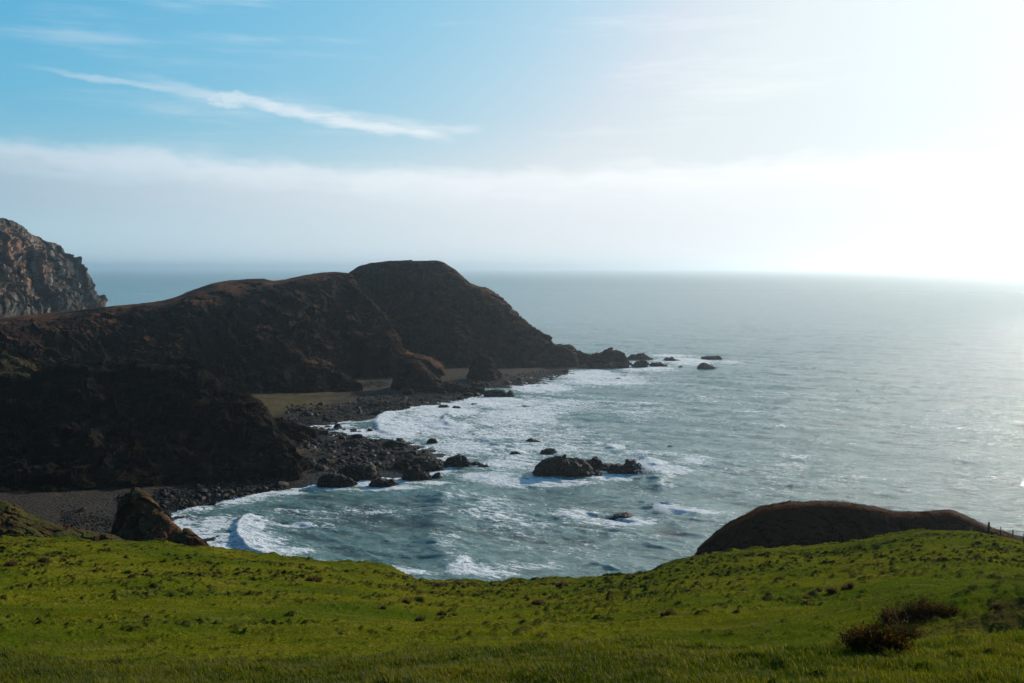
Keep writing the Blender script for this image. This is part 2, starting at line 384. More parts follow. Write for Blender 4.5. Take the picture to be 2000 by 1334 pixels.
def build_sea():
    rr = np.concatenate([H * 995 / np.arange(420, 60, -.42), H * 995 / np.geomspace(60, .72, 350)])
    aa = np.concatenate([np.linspace(-58, -31, 60, endpoint=False), np.linspace(-31, 31, 1150), np.linspace(31, 58, 61)[1:]])
    A, Rr = np.meshgrid(np.radians(aa), rr)
    x = Rr * np.sin(A); y = Rr * np.cos(A)
    near = np.clip((2200 - Rr) / 1500, 0, 1)
    ca, sa = .88, -.475
    s = x * ca + y * sa; t = -x * sa + y * ca
    wrp = fbm(x / 60, y / 60, 0 * x, 2, 3) * 14
    h1 = pn(s / 55, (t + wrp) / 19, 0 * x, 11)
    h2 = 1 - 2 * np.abs(pn(s / 17, (t + wrp * .4) / 6.5, 0 * x + 3, 21))
    h3 = 1 - 2 * np.abs(pn(s / 6.5, t / 2.8, 0 * x + 7, 31))
    h4 = pn(s / 3, t / 1.3, 0 * x + 7, 41)
    z = (h1 * .85 + (h2 * .50 + h3 * .27 + h4 * .10) * (1 + .6 * h1)) * near
    foam = blob_field(x, y, FOAM) * (Rr < 1400)
    sd = sdist(x[:700], y[:700])
    f2 = np.zeros_like(x); f2[:700] = np.exp(-(np.clip(-sd, 0, 1e9) / 10.0) ** 1.2) * .9
    cx = x < 60
    foam = np.maximum(foam, f2)
    foam += .10 * np.clip(fbm(x / 45, y / 28, 0 * x, 3, 61), -1, 1) * 2 * (foam > .04)
    calm = np.clip(-sd / 25, .15, 1); z[:700] *= calm
    k = rr < 900
    for pts, hgt, wf, wb, fc, fb in CREST:
        xx, yy = x[k], y[k]
        d, sg, tt = polydist(xx, yy, pts)
        env = np.clip(np.sin(np.clip(tt, 0.02, .98) * math.pi) * 1.6, 0, 1)
        vary = .8 + .35 * fbm(xx / 9, yy / 9, xx * 0, 2, 77)
        front = sg > 0
        front = ~front if FRONT_FLIP else front
        prof = np.where(front, np.exp(-(d / wf) ** 2), np.exp(-(d / wb) ** 1.3))
        z[k] += hgt * prof * env * vary
        foam[k] = np.maximum(foam[k], env * fc * np.exp(-(d / 2.2) ** 2))
        foam[k] = np.maximum(foam[k], np.where(front, 0, env * fb * np.exp(-(d / (wb * .9)) ** 2)))
    cap = np.clip(h2 * .5 + h3 * .5 - .05, 0, 1) * np.clip(h1 + .5, 0, 1.3)
    foam = foam + near * cap * .26
    lum = fbm(x / 1.6, y / 1.6, 0 * x, 3, 99)
    z += np.clip(foam - .6, 0, .6) * lum * .35 * near
    # shallow water does not rise over the rocks of the shore
    v = np.stack([x, y, z], -1)
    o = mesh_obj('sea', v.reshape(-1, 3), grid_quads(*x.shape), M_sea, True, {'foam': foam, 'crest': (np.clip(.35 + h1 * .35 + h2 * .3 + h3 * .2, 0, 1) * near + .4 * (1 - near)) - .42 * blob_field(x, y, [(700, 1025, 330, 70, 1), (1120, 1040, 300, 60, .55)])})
    tag(o, 'grey green sea with wind chop and surf', kind='structure')
FRONT_FLIP = False
M_sea, t, out = new_mat('sea_water')
geo = t.n.new('ShaderNodeNewGeometry'); pos = geo.outputs['Position']
cd = t.node('ShaderNodeVectorMath', {0: pos}, operation='LENGTH').outputs['Value']
rotm = lambda sx, sy, loc=0: t.mapping(t.mapping(pos, rot=(0, 0, R(28.4))), loc=(loc, loc, 0), scale=(sx, sy, .0))
fa = t.node('ShaderNodeAttribute', attribute_name='foam').outputs['Fac']
n1 = t.noise(rotm(.055, .14), 1, 7, .62, .6)
n2 = t.noise(rotm(.22, .5, 3), 1, 7, .66, 1.2)
n3 = t.noise(rotm(.9, 2.0, 7), 1, 5, .62, .5)
lace = t.m('SUBTRACT', 1.0, t.m('MULTIPLY', t.m('ABSOLUTE', t.m('SUBTRACT', t.noise(rotm(.16, .34, 11), 1, 4, .6, 1.8), .5)), 7.0), clamp=True)
comb = t.m('ADD', t.m('ADD', t.m('MULTIPLY', n1, .30), t.m('MULTIPLY', n2, .45)), t.m('MULTIPLY', n3, .25))
comb = t.m('ADD', comb, t.m('MULTIPLY', lace, .10))
comb = t.m('MULTIPLY_ADD', comb, 2.5, -.78)
th = t.m('SUBTRACT', 1.02, t.m('MULTIPLY', fa, .76))
mask = t.ss(t.m('SUBTRACT', comb, th), -.06, .16)
farcap = t.m('MULTIPLY', t.ss(t.noise(rotm(.03, .14, 31), 1, 6, .68), .665, .70), t.ss(cd, 5000, 900))
mask = t.m('MAXIMUM', mask, t.m('MULTIPLY', farcap, .55))
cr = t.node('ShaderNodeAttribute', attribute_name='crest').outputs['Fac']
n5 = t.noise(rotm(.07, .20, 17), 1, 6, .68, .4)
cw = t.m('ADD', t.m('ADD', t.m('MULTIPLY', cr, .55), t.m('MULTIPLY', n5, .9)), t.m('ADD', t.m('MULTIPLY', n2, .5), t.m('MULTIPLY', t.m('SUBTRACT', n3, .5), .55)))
deep = t.mix(t.ss(cw, .66, 1.08), (.006, .026, .022), (.150, .262, .238))  # wave light and shade put into the water colour, paler crests, darker troughs
deep = t.mix(t.m('MULTIPLY', t.ss(fa, .45, 1.0), .6), deep, (.16, .30, .31))
bh = t.m('ADD', t.m('ADD', t.m('MULTIPLY', n3, .35), t.m('MULTIPLY', n2, .75)), t.m('MULTIPLY', t.noise(rotm(3.2, 6.0, 5), 1, 4, .6), .10))
bmp = t.node('ShaderNodeBump', {'Strength': t.ss(cd, 500, 6000, 1.0, .10), 'Distance': 1.5, 'Height': bh})
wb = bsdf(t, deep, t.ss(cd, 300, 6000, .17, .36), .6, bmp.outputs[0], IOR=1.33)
fbmp = t.node('ShaderNodeBump', {'Strength': .9, 'Distance': .8, 'Height': t.m('ADD', n3, comb)})
fc = t.mix(t.ss(t.m('ADD', t.m('MULTIPLY', n3, .5), t.m('MULTIPLY', n2, .5)), .36, .56), (.34, .43, .46), (.82, .84, .85))
fbs = bsdf(t, fc, .7, .2, fbmp.outputs[0])
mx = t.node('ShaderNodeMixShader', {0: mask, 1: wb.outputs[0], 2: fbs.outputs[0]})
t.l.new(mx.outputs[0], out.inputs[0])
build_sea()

# ------------------------------------------------------------------ the cove floor and beaches
M_beach, t, out = new_mat('shingle_beach')
geo = t.n.new('ShaderNodeNewGeometry'); pos = geo.outputs['Position']
z_ = t.node('ShaderNodeSeparateXYZ', {0: pos}).outputs[2]
f = t.noise(pos, 1.4, 8, .7); g_ = t.noise(pos, .08, 5, .6)
vo = t.node('ShaderNodeTexVoronoi', {'Vector': pos, 'Scale': .9})
c = t.mix(t.ss(f, .35, .65), (.010, .008, .006), (.045, .035, .025))
c = t.mix(t.m('MULTIPLY', vo.outputs['Color'], .5), c, (.060, .047, .034))
ga = t.node('ShaderNodeAttribute', attribute_name='turf').outputs['Fac']
c = t.mix(t.ss(t.m('ADD', ga, t.m('MULTIPLY', t.m('SUBTRACT', g_, .5), 3.4)), .25, .75), c, t.mix(t.ss(t.noise(pos, .16, 6, .7), .42, .6), t.mix(t.ss(f, .3, .7), (.026, .026, .005), (.075, .062, .012)), t.mix(t.ss(f, .3, .7), (.05, .030, .014), (.14, .085, .045))))
wetf = t.ss(t.m('ADD', z_, t.m('MULTIPLY', g_, 1.0)), .4, 1.6)
rk = t.node('ShaderNodeAttribute', attribute_name='rocky').outputs['Fac']
c = t.mix(t.ss(t.m('ADD', rk, t.m('MULTIPLY', t.m('SUBTRACT', g_, .5), .8)), .25, .6, 0, .85), c, t.mix(t.ss(f, .45, .75), (.007, .005, .004), (.045, .030, .019)))
c = t.mix(wetf, (.010, .008, .006), c)
b_ = t.node('ShaderNodeBump', {'Strength': .9, 'Distance': .5, 'Height': t.m('ADD', f, t.m('MULTIPLY', vo.outputs['Distance'], -.8))})
bb = bsdf(t, c, t.ss(z_, 0, 1.5, .5, .95), .08, b_.outputs[0]); t.l.new(bb.outputs[0], out.inputs[0])
bx = np.arange(-520, 140, .9); by = np.arange(150, 880, .9)
BX, BY = np.meshgrid(bx, by)
sdl = sdist(BX, BY)
def beach_z(x, y, sd):
    z = np.where(sd > 0, np.minimum(sd * .045, 2.2 + sd * .012), sd * .06)
    z = z + .45 * fbm(x / 14, y / 14, 0 * x, 4, 5) * np.clip(sd / 10 + .7, .1, 1)
    z = z + .22 * ridged(x / 3, y / 3, 0 * x, 3, 15) * np.clip(1.2 - sd / 60, .25, 1)
    return z
rocky = blob_field(BX, BY, [(650, 845, 110, 18, 1), (740, 875, 110, 18, 1), (680, 895, 90, 14, .9), (800, 900, 70, 16, 1), (640, 820, 120, 14, .7), (820, 785, 120, 8, .7), (1000, 750, 120, 8, .8), (1150, 716, 90, 5, 1), (425, 1045, 45, 40, .42), (380, 1000, 40, 12, .4)])
turf = blob_field(BX, BY, [(560, 797, 80, 24, 1.2), (640, 786, 50, 8, .9), (500, 800, 60, 25, 1.2), (640, 900, 40, 12, .8), (590, 890, 40, 20, .6), (700, 770, 40, 4, .7)])
BZ = beach_z(BX, BY, sdl)
bk = fbm(BX / 7, BY / 7, 0 * BX, 4, 505); bk = .5 * bk + .5 * np.round(bk * 5) / 5
BZ = BZ + rocky * (bk * 4.6 + .15 + .5 * ridged(BX / 2.6, BY / 2.6, 0 * BX, 3, 515))
o = mesh_obj('beach', np.stack([BX, BY, BZ], -1).reshape(-1, 3), grid_quads(*BX.shape), M_beach, True, {'turf': turf, 'rocky': rocky})
tag(o, 'dark shingle and turf floor of the cove', kind='structure')
def ground_z(x, y):
    x = np.atleast_1d(np.asarray(x, float)); y = np.atleast_1d(np.asarray(y, float)); s = sdist(x, y)
    return beach_z(x, y, s), s

# ------------------------------------------------------------------ headlands
# the big dome at the point
cpx = [600, 660, 682, 712, 763, 850, 885, 920, 960, 985, 1010, 1045, 1068, 1080, 1100, 1118, 1126]
cpy = [552, 545, 533, 517, 510, 509, 524, 554, 577, 602, 624, 652, 668, 686, 687, 694, 722]
cY = [800, 800, 800, 800, 800, 800, 795, 790, 785, 782, 778, 772, 766, 760, 752, 746, 742]
bpx = [600, 670, 700, 730, 780, 850, 890, 925, 960, 985, 1010, 1042, 1064, 1080, 1100, 1118, 1128]
crest = [P(a, b, c) for a, b, c in zip(cpx, cpy, cY)]
base = [G(a, Yb, -2) for a, Yb in zip(bpx, [690, 695, 700, 700, 702, 706, 712, 715, 718, 720, 724, 728, 730, 731, 732, 733, 736])]
net = [base] + mids(base, crest, [(.25, .30), (.5, .62), (.75, .87)]) + [crest] + back(crest, [(25, .97), (90, .6), (170, 0)])
headland('headland', 'large dark domed headland at the end of the bay', net, 620, [60, 60, 60, 50, 30, 30, 20], [.3, 1, 1, .75, .03, .12, .5, .5], M_cliff, 15, 4.6, 3, rc=(.55, .5))

# the long moorland ridge joining it
cpx = [-500, 0, 120, 200, 310, 350, 425, 480, 512, 535, 600, 650, 682, 705, 740, 764, 778, 782, 820, 856, 875]
cpy = [640, 620, 610, 601, 588, 578, 552, 546, 545, 549, 537, 532, 535, 566, 604, 642, 664, 686, 703, 738, 766]
cY = [620, 640, 645, 650, 660, 670, 700, 712, 716, 716, 718, 718, 715, 705, 698, 690, 684, 678, 668, 655, 640]
epy = [680, 652, 634, 618, 606, 598, 582, 574, 568, 564, 555, 545, 541, 574, 612, 648, 672, 692, 708, 744, 768]
eY = [430, 530, 572, 598, 612, 615, 640, 655, 662, 665, 680, 692, 706, 699, 692, 684, 678, 672, 662, 648, 634]
bY = [370, 430, 495, 540, 562, 570, 575, 580, 585, 590, 600, 612, 628, 640, 648, 650, 646, 640, 632, 630, 630]
crest = [P(a, b, c) for a, b, c in zip(cpx, cpy, cY)]
edge = [P(a, b, c) for a, b, c in zip(cpx, epy, eY)]
base = [G(a, c, 0) for a, c in zip(cpx, bY)]
net = [base] + mids(base, edge, [(.3, .32), (.6, .68)]) + [edge] + mids(edge, crest, [(.5, .6)]) + [crest] + back(crest, [(20, .96), (80, .55), (150, 0)])
headland('headland', 'long dark moorland ridge behind the bay with a brown sunlit top', net, 900, [60, 60, 50, 30, 30, 15, 25, 15], [.4, 1, 1, .40, .10, .05, .1, .5, .5], M_cliff, 17, 5.6, 12, rc=(.84, .4))

# spur reaching down to the beach
cpx = [430, 480, 520, 540, 556, 571, 595, 625, 649, 676, 684, 702]
cpy = [640, 640, 640, 646, 655, 672, 706, 711, 727, 741, 754, 764]
cY = [640, 632, 622, 618, 614, 610, 606, 602, 598, 594, 590, 588]
crest = [P(a, b, c) for a, b, c in zip(cpx, cpy, cY)]
base = [G(a, c, 0) for a, c in zip([420, 470, 505, 530, 548, 566, 592, 620, 645, 674, 688, 706], [560, 562, 564, 565, 566, 567, 569, 571, 573, 577, 580, 584])]
net = [base] + mids(base, crest, [(.3, .4), (.65, .8)]) + [crest] + back(crest, [(10, .7), (30, 0)])
headland('sea_cliff', 'rocky spur running down from the ridge to the turf beach', net, 300, [40, 40, 30, 20, 20], [.5, 1, 1, .5, 1, 1], M_cliff, 9, 3.2, 21)

# the near black bluff
cpx = [-500, 0, 60, 99, 150, 210, 285, 360, 390, 420, 465, 486, 510, 525, 534, 555, 570, 578]
cpy = [760, 745, 742, 725, 719, 717, 714, 715, 731, 749, 770, 785, 812, 848, 860, 884, 914, 930]
cY = [420, 420, 420, 420, 422, 425, 425, 420, 416, 412, 406, 402, 396, 390, 387, 380, 373, 368]
bpx = [-500, 0, 60, 110, 170, 230, 300, 360, 390, 420, 465, 490, 515, 532, 545, 562, 574, 582]
bpyy = [985, 976, 972, 967, 962, 957, 952, 948, 946, 944, 941, 939, 937, 936, 935, 934, 933, 932]
crest = [P(a, b, c) for a, b, c in zip(cpx, cpy, cY)]
base = [Wp(a, b, 1.0) for a, b in zip(bpx, bpyy)]
net = [base] + mids(base, crest, [(.28, .34), (.55, .68), (.8, .9)]) + [crest] + back(crest, [(14, .93), (45, .5), (85, 0)])
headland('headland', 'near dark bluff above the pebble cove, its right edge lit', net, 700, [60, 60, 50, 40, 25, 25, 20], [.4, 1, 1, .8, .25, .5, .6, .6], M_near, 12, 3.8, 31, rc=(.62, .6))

# green shoulder left behind the bluff
cpx = [-400, -100, 0, 30, 60, 80, 95]
cpy = [640, 668, 683, 690, 708, 735, 762]
crest = [P(a, b, 520) for a, b in zip(cpx, cpy)]
base = [P(a, b, 455) for a, b in zip(cpx, [740, 745, 750, 758, 765, 772, 780])]
net = [base] + mids(base, crest, [(.5, .6)]) + [crest] + back(crest, [(20, .9), (70, 0)])
headland('hillside', 'small sunlit green shoulder at the left edge', net, 220, [60, 50, 20, 20], [.3, 1, .6, .8, .5], M_hill, 5, 1.5, 41, fac=.8)

# distant high cliff at far left
cpx = [-700, -250, 0, 25, 45, 60, 88, 117, 124, 145, 165, 182, 197, 200]
cpy = [380, 400, 428, 432, 444, 457, 471, 480, 499, 526, 553, 572, 592, 640]
cY = list(np.interp(cpx, [-700, 0, 200], [700, 1120, 1320]))
crest = [P(a, b, c) for a, b, c in zip(cpx, cpy, cY)]
base = [G(a, yy - 70, -4) for a, yy in zip([-560, -180, 30, 60, 80, 100, 120, 142, 150, 166, 178, 190, 200, 205], cY)]
net = [base] + mids(base, crest, [(.25, .3), (.45, .42), (.62, .75), (.88, .9)]) + [crest] + back(crest, [(60, .95), (250, .4), (400, 0)])
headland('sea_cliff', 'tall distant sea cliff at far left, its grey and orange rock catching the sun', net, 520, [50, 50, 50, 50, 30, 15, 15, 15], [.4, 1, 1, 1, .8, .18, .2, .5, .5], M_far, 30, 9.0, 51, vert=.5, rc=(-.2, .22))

# promontory right, beyond the meadow edge
cpx = [1300, 1330, 1358, 1375, 1400, 1425, 1460, 1490, 1545, 1600, 1650, 1700, 1750, 1800, 1850, 1880, 1925, 1960, 2030, 2150]
cpy = [1150, 1115, 1087, 1065, 1043, 1023, 1005, 990, 984, 981, 983, 991, 1001, 1002, 998, 1008, 1028, 1040, 1062, 1110]
crest = [P(a, b, 186) for a, b in zip(cpx, cpy)]
edge = [P(a, b + 5, 182) for a, b in zip(cpx, cpy)]
base = [P(a, 1270, 158) * np.array([1, 1, 0]) + np.array([0, 0, 2]) for a in cpx]
net = [base] + mids(base, edge, [(.35, .35), (.7, .72)]) + [edge, crest] + back(crest, [(8, .85), (40, .3), (60, 0)])
headland('headland', 'dark brown promontory rising just beyond the meadow on the right', net, 520, [30, 50, 50, 20, 12, 20, 15], [.5, 1, .9, .3, .12, .5, .6, .6], M_moor, 3.5, .95, 61, rc=(-.2, .42), fac=.5, strata=.2)

prom_net = (edge, crest)
# red stack and rough slope lower left
cpx = [205, 228, 236, 246, 258, 264, 274, 288, 302, 315, 339, 356, 375, 390, 404, 420]
cpy = [1070, 1012, 988, 974, 966, 962, 966, 980, 992, 1004, 1025, 1034, 1043, 1058, 1072, 1100]
crest = [P(a, b, 236 - max(0, a - 264) * .12) for a, b in zip(cpx, cpy)]
base = [P(a, 1150, 212 - max(0, a - 264) * .12) for a in cpx]
net = [base] + mids(base, crest, [(.4, .35), (.75, .75)]) + [crest] + back(crest, [(6, .7), (16, 0)])
headland('rock_stack', 'pointed red brown rock stack rising behind the meadow edge', net, 380, [40, 60, 50, 16, 16], [.4, 1, 1, .55, .8, .8], M_stack, 4.5, 1.0, 71, cat='rock', kind='thing', vert=.35)
cpx = [-400, -120, 0, 30, 60, 100, 150, 205, 280, 360]
cpy = [930, 965, 985, 996, 1011, 1026, 1044, 1056, 1080, 1110]
crest = [P(a, b, 200) for a, b in zip(cpx, cpy)]
base = [P(a, max(b + 30, 1110), 182) for a, b in zip(cpx, cpy)]
net = [base] + mids(base, crest, [(.5, .6)]) + [crest] + back(crest, [(8, .9), (40, 0)])
headland('hillside', 'rough brown slope at the lower left above the pebble beach', net, 300, [60, 60, 20, 20], [.3, .8, .35, .5, .5], M_hill, 5, 1.3, 81, fac=.8)

# ------------------------------------------------------------------ rocks cut from their outline
def outline_rock(name, label, cat, pts, base_py, mat=None, deep=.6, seed=1, amp=.16, group=None, nu=None, zb=0.0, strata=.25, fs=None):
    """pts: outline [(px, py)] left to right; a solid of real depth standing in the water or on the shore"""
    px = [p[0] for p in pts]; yb = Wp(.5 * (px[0] + px[-1]), base_py, zb)[1]
    wid = (px[-1] - px[0]) * yb / F; D = max(wid * deep, 1.0)
    yc = yb + D * .45
    top = []
    for a, b in pts:
        q = P(a, b, yc); q[2] = max(q[2], zb - .3); top.append(q)
    top = np.array(top); n = len(pts)
    u = np.linspace(-1, 1, n); roundness = np.sqrt(np.clip(1 - u ** 2, 0, 1)) * .75 + .25
    hh = float((top[:, 2] - zb).max())
    rows = []
    for fy, fz in ((-.45, None), (-.40, .30), (-.22, .78), (0, 1), (.2, .8), (.5, None)):
        r = top.copy(); r[:, 1] = yc + fy * D * roundness; r[:, 0] = top[:, 0] * r[:, 1] / yc
        r[:, 2] = (zb - 1.2) if fz is None else zb - .2 + (top[:, 2] - zb + .2) * fz
        rows.append(r)
    U = nu or int(np.clip(wid * 9, 36, 260)); V = max(6, int(U * .12))
    g, ww = loft(rows, U, [V, V, V, V, V], [.3, 1, 1, .55, 1, .3])
    g = rockify(g, ww, fs or max(hh * .8, 1.0), hh * amp + .05, seed, vert=1.1, strata=strata)
    o = mesh_obj(name, g.reshape(-1, 3), grid_quads(*g.shape[:2]), mat or M_wet, False)
    tag(o, label, cat, group)
    return o
def simple(px0, px1, top, base, n=7, lean=0, seed=0, flat=1.0):
    rnd = random.Random(seed); pts = []
    for i in range(n):
        t = i / (n - 1); e = math.sin(math.pi * min(1, max(0, t))) ** (.6 * flat)
        e *= 1 - .3 * rnd.random() if 0 < i < n - 1 else 1
        if lean: e *= (1 - abs(t - .5 - lean * .3) * .5)
        pts.append((px0 + (px1 - px0) * t, base - (base - top) * e))
    return pts
ISL = [(1036, 934), (1044, 922), (1052, 905), (1070, 899), (1086, 893), (1092, 889), (1102, 888), (1112, 892), (1128, 895), (1142, 899), (1154, 908), (1163, 922), (1172, 930)]
outline_rock('rock_island', 'largest black rock islet in the surf, with a stepped left side', 'rock islet', ISL, 936, M_wetlit, .55, 101, .15)
outline_rock('rock_island', 'peaked black rock close behind the largest islet on its right side', 'rock islet',
             [(1138, 925), (1148, 903), (1156, 898), (1164, 894), (1172, 900), (1182, 906), (1190, 912), (1198, 922)], 922, M_wetlit, .5, 102, .2)
outline_rock('rock_island', 'twin humped black rock with white spray bursting against its right end', 'rock islet',
             [(1185, 928), (1190, 918), (1198, 908), (1208, 906), (1216, 909), (1222, 905), (1227, 899), (1238, 899), (1246, 905), (1251, 911), (1252, 924)], 930, M_wet, .5, 103, .16)
outline_rock('rock_island', 'low dark whaleback rock in the nearer water before the promontory', 'rock islet',
             [(1178, 1016), (1190, 1010), (1204, 1005), (1218, 1003), (1232, 1005), (1244, 1009), (1256, 1014), (1264, 1010), (1274, 1015)], 1018, M_wet, .5, 104, .12)
outline_rock('rock_island', 'long flat topped skerry, outermost in the surf off the point', 'skerry', [(1370, 701), (1376, 697), (1390, 696), (1402, 697), (1408, 699), (1413, 703)], 703, M_wet, .5, 105, .25)
outline_rock('rock_island', 'small humped skerry just nearer than the outermost flat one', 'skerry', [(1361, 719), (1366, 713), (1376, 711), (1384, 714), (1392, 716), (1396, 721)], 721, M_wet, .6, 106, .25)
outline_rock('rock_island', 'low skerry in white surf midway between the point and the outer skerries', 'skerry', [(1296, 704), (1302, 699), (1310, 699), (1318, 702), (1330, 706)], 706, M_wet, .6, 107, .25)
outline_rock('rock_island', 'jagged dark skerry just right of the tip of the reef', 'skerry', [(1269, 713), (1273, 708), (1282, 710), (1288, 709), (1298, 714), (1304, 717)], 717, M_wet, .5, 108, .28)
outline_rock('rock_island', 'dark rubble rock at the very tip of the reef, nearer one', 'skerry', [(1239, 716), (1243, 706), (1252, 704), (1262, 708), (1266, 718)], 719, M_wet, .7, 109, .3)
outline_rock('rock_island', 'pale topped low rock at the tip of the reef, further one', 'skerry', [(1222, 702), (1232, 697), (1240, 693), (1256, 692), (1266, 698), (1274, 702)], 703, M_wetlit, .6, 110, .28)
outline_rock('rock_reef', 'craggy brown reef running seaward from the foot of the domed headland', 'reef',
             [(1116, 712), (1122, 692), (1130, 687), (1140, 692), (1152, 695), (1160, 694), (1168, 690), (1176, 690), (1184, 686), (1192, 685), (1200, 690), (1212, 692), (1222, 700), (1232, 710)], 716, M_cliff, .35, 111, .2)
outline_rock('rock_reef', 'low broken shelf of dark rock along the seaward foot of the reef', 'reef',
             [(1125, 722), (1135, 715), (1150, 713), (1165, 714), (1180, 712), (1200, 710), (1218, 709), (1228, 713)], 721, M_wet, .25, 112, .3)
outline_rock('sea_stack', 'rounded dark sea stack standing at the foot of the domed headland', 'sea stack',
             [(918, 742), (922, 725), (928, 705), (934, 696), (941, 691), (950, 696), (960, 706), (966, 720), (969, 735), (972, 744)], 747, M_cliff, .8, 113, .10, zb=.5)
outline_rock('sea_stack', 'broad dark buttress of rock on the beach below the ridge, left of the rounded stack', 'sea stack',
             [(764, 756), (770, 738), (776, 726), (788, 718), (800, 713), (814, 712), (828, 716), (836, 726), (846, 732), (854, 738), (864, 748), (872, 760), (880, 768)], 769, M_cliff, .6, 114, .10, zb=.5)
outline_rock('shore_rock', 'low dark rock shelf between the broad buttress and the rounded stack', 'rock',
             [(860, 766), (868, 752), (880, 748), (894, 752), (905, 757), (918, 758), (930, 762), (944, 766)], 769, M_cliff, .4, 115, .22, zb=.3)
outline_rock('shore_rock', 'black block of rock in white water off the shelf below the rounded stack', 'rock',
             [(945, 773), (947, 765), (956, 762), (972, 761), (984, 764), (990, 767), (996, 762), (1001, 764), (1003, 772)], 776, M_wet, .5, 116, .12)
outline_rock('shore_rock', 'sunlit ribbed shoulder of rock right below the near bluff', 'rock',
             [(524, 850), (530, 826), (545, 820), (560, 822), (575, 828), (590, 836), (602, 846), (612, 858)], 862, M_near, .6, 117, .14, zb=1.5)
outline_rock('shore_rock', 'grassy green brown crag at the foot of the near bluff', 'rock',
             [(526, 925), (532, 880), (538, 866), (550, 870), (560, 882), (572, 886), (582, 900), (590, 925)], 934, M_near, .8, 118, .12, zb=1.2)
# big rocks of the middle point
MID = [
    ([(618, 948), (624, 934), (640, 928), (660, 927), (676, 930), (690, 938), (699, 950)], 953, 'squat black rock block at the water edge just right of the tidal pool', .5),
    ([(655, 930), (664, 916), (682, 910), (700, 908), (716, 910), (728, 912), (734, 922), (740, 934)], 938, 'brown black rock with a sunlit rounded right end behind the squat block', .5),
    ([(721, 952), (727, 938), (738, 934), (748, 936), (757, 938), (766, 936), (778, 947)], 955, 'lumpy dark rock standing alone in the water below the middle point', .6),
    ([(786, 935), (790, 920), (798, 912), (806, 913), (818, 912), (826, 920), (838, 926), (846, 936)], 939, 'large craggy rock at the seaward end of the middle point, lower one', .6),
    ([(768, 918), (776, 904), (790, 898), (806, 900), (824, 895), (840, 896), (852, 900), (862, 908), (866, 918)], 921, 'large craggy rock crowning the seaward end of the middle point', .5),
    ([(842, 934), (850, 926), (858, 922), (864, 930)], 935, 'small wet rock tucked against the craggy rocks of the middle point', .7),
    ([(866, 915), (870, 900), (878, 894), (888, 892), (896, 889), (906, 890), (914, 893), (919, 900), (910, 908), ], 913, 'detached jagged rock just beyond the end of the middle point', .6),
    ([(667, 868), (680, 862), (700, 860), (718, 865), (738, 868), (752, 872)], 878, 'low black ledge across the rubble of the middle point', .4),
    ([(762, 888), (776, 884), (792, 883), (806, 885), (822, 884), (834, 889)], 894, 'low dark ledge reaching into the surf above the craggy rocks', .4),
    ([(745, 872), (756, 864), (768, 862), (786, 866), (800, 872), (815, 876)], 880, 'dark boulder ridge beside the surf on the upper side of the middle point', .4),
    ([(833, 866), (837, 859), (844, 857), (851, 859), (853, 867)], 868, 'square topped dark rock alone in the foam above the middle point', .8),
    ([(916, 910), (922, 903), (932, 901), (938, 904), (944, 909)], 911, 'small dark rock in the foam next to the detached jagged rock, upper one', .7),
    ([(931, 914), (938, 908), (948, 907), (956, 914)], 915, 'small dark rock in the foam next to the detached jagged rock, lower one', .7),
    ([(1024, 866), (1029, 860), (1036, 857), (1046, 859), (1056, 862), (1063, 864)], 868, 'wedge shaped dark rock, topmost of those above the largest islet', .7),
    ([(1055, 887), (1060, 879), (1070, 876), (1082, 877), (1087, 881)], 887, 'flat topped dark rock directly above the largest islet', .6),
    ([(995, 891), (1000, 884), (1008, 882), (1017, 887)], 891, 'little dark rock in foam left of the flat topped one', .7),
    ([(982, 897), (986, 893), (990, 897)], 897, 'tiny dark rock in foam left of the largest islet', .8),
    ([(1302, 875), (1306, 870), (1312, 871), (1319, 876)], 876, 'tiny dark rock far right of the surf, apart from the others', .8),
    ([(1016, 795), (1022, 792), (1030, 793), (1038, 796)], 796, 'small flat rock awash in the white bay below the domed headland', .7),
    ([(917, 793), (922, 788), (930, 788), (936, 793)], 793, 'dark rock in the foam close to the boulder shore, nearest the black block', .7),
    ([(855, 796), (862, 791), (872, 791), (878, 796)], 797, 'low rock at the foamy edge of the boulder beach, left of a similar flat one', .7),
    ([(882, 797), (888, 793), (896, 794), (899, 797)], 798, 'low flat rock at the foamy edge of the boulder beach', .7),
    ([(716, 842), (719, 838), (725, 838), (728, 842)], 843, 'small square rock in the shallows left of the breaking crescent wave', .8),
    ([(1200, 741), (1204, 738), (1212, 739), (1214, 742)], 742, 'tiny rock awash in the foam below the reef', .8),
    ([(1324, 717), (1329, 714), (1334, 716)], 717, 'tiny rock in foam between the two humped skerries', .8),
    ([(1040, 947), (1060, 943), (1090, 941), (1115, 942), (1140, 946)], 947, 'thin dark shelf awash in front of the largest islet', .35),
]
for i, (pts, by_, lab, dp) in enumerate(MID):
    outline_rock('shore_rock', lab, 'rock', pts, by_, M_wetlit if i in (1, 4, 3, 0) else M_wet, dp, 200 + i, .16)

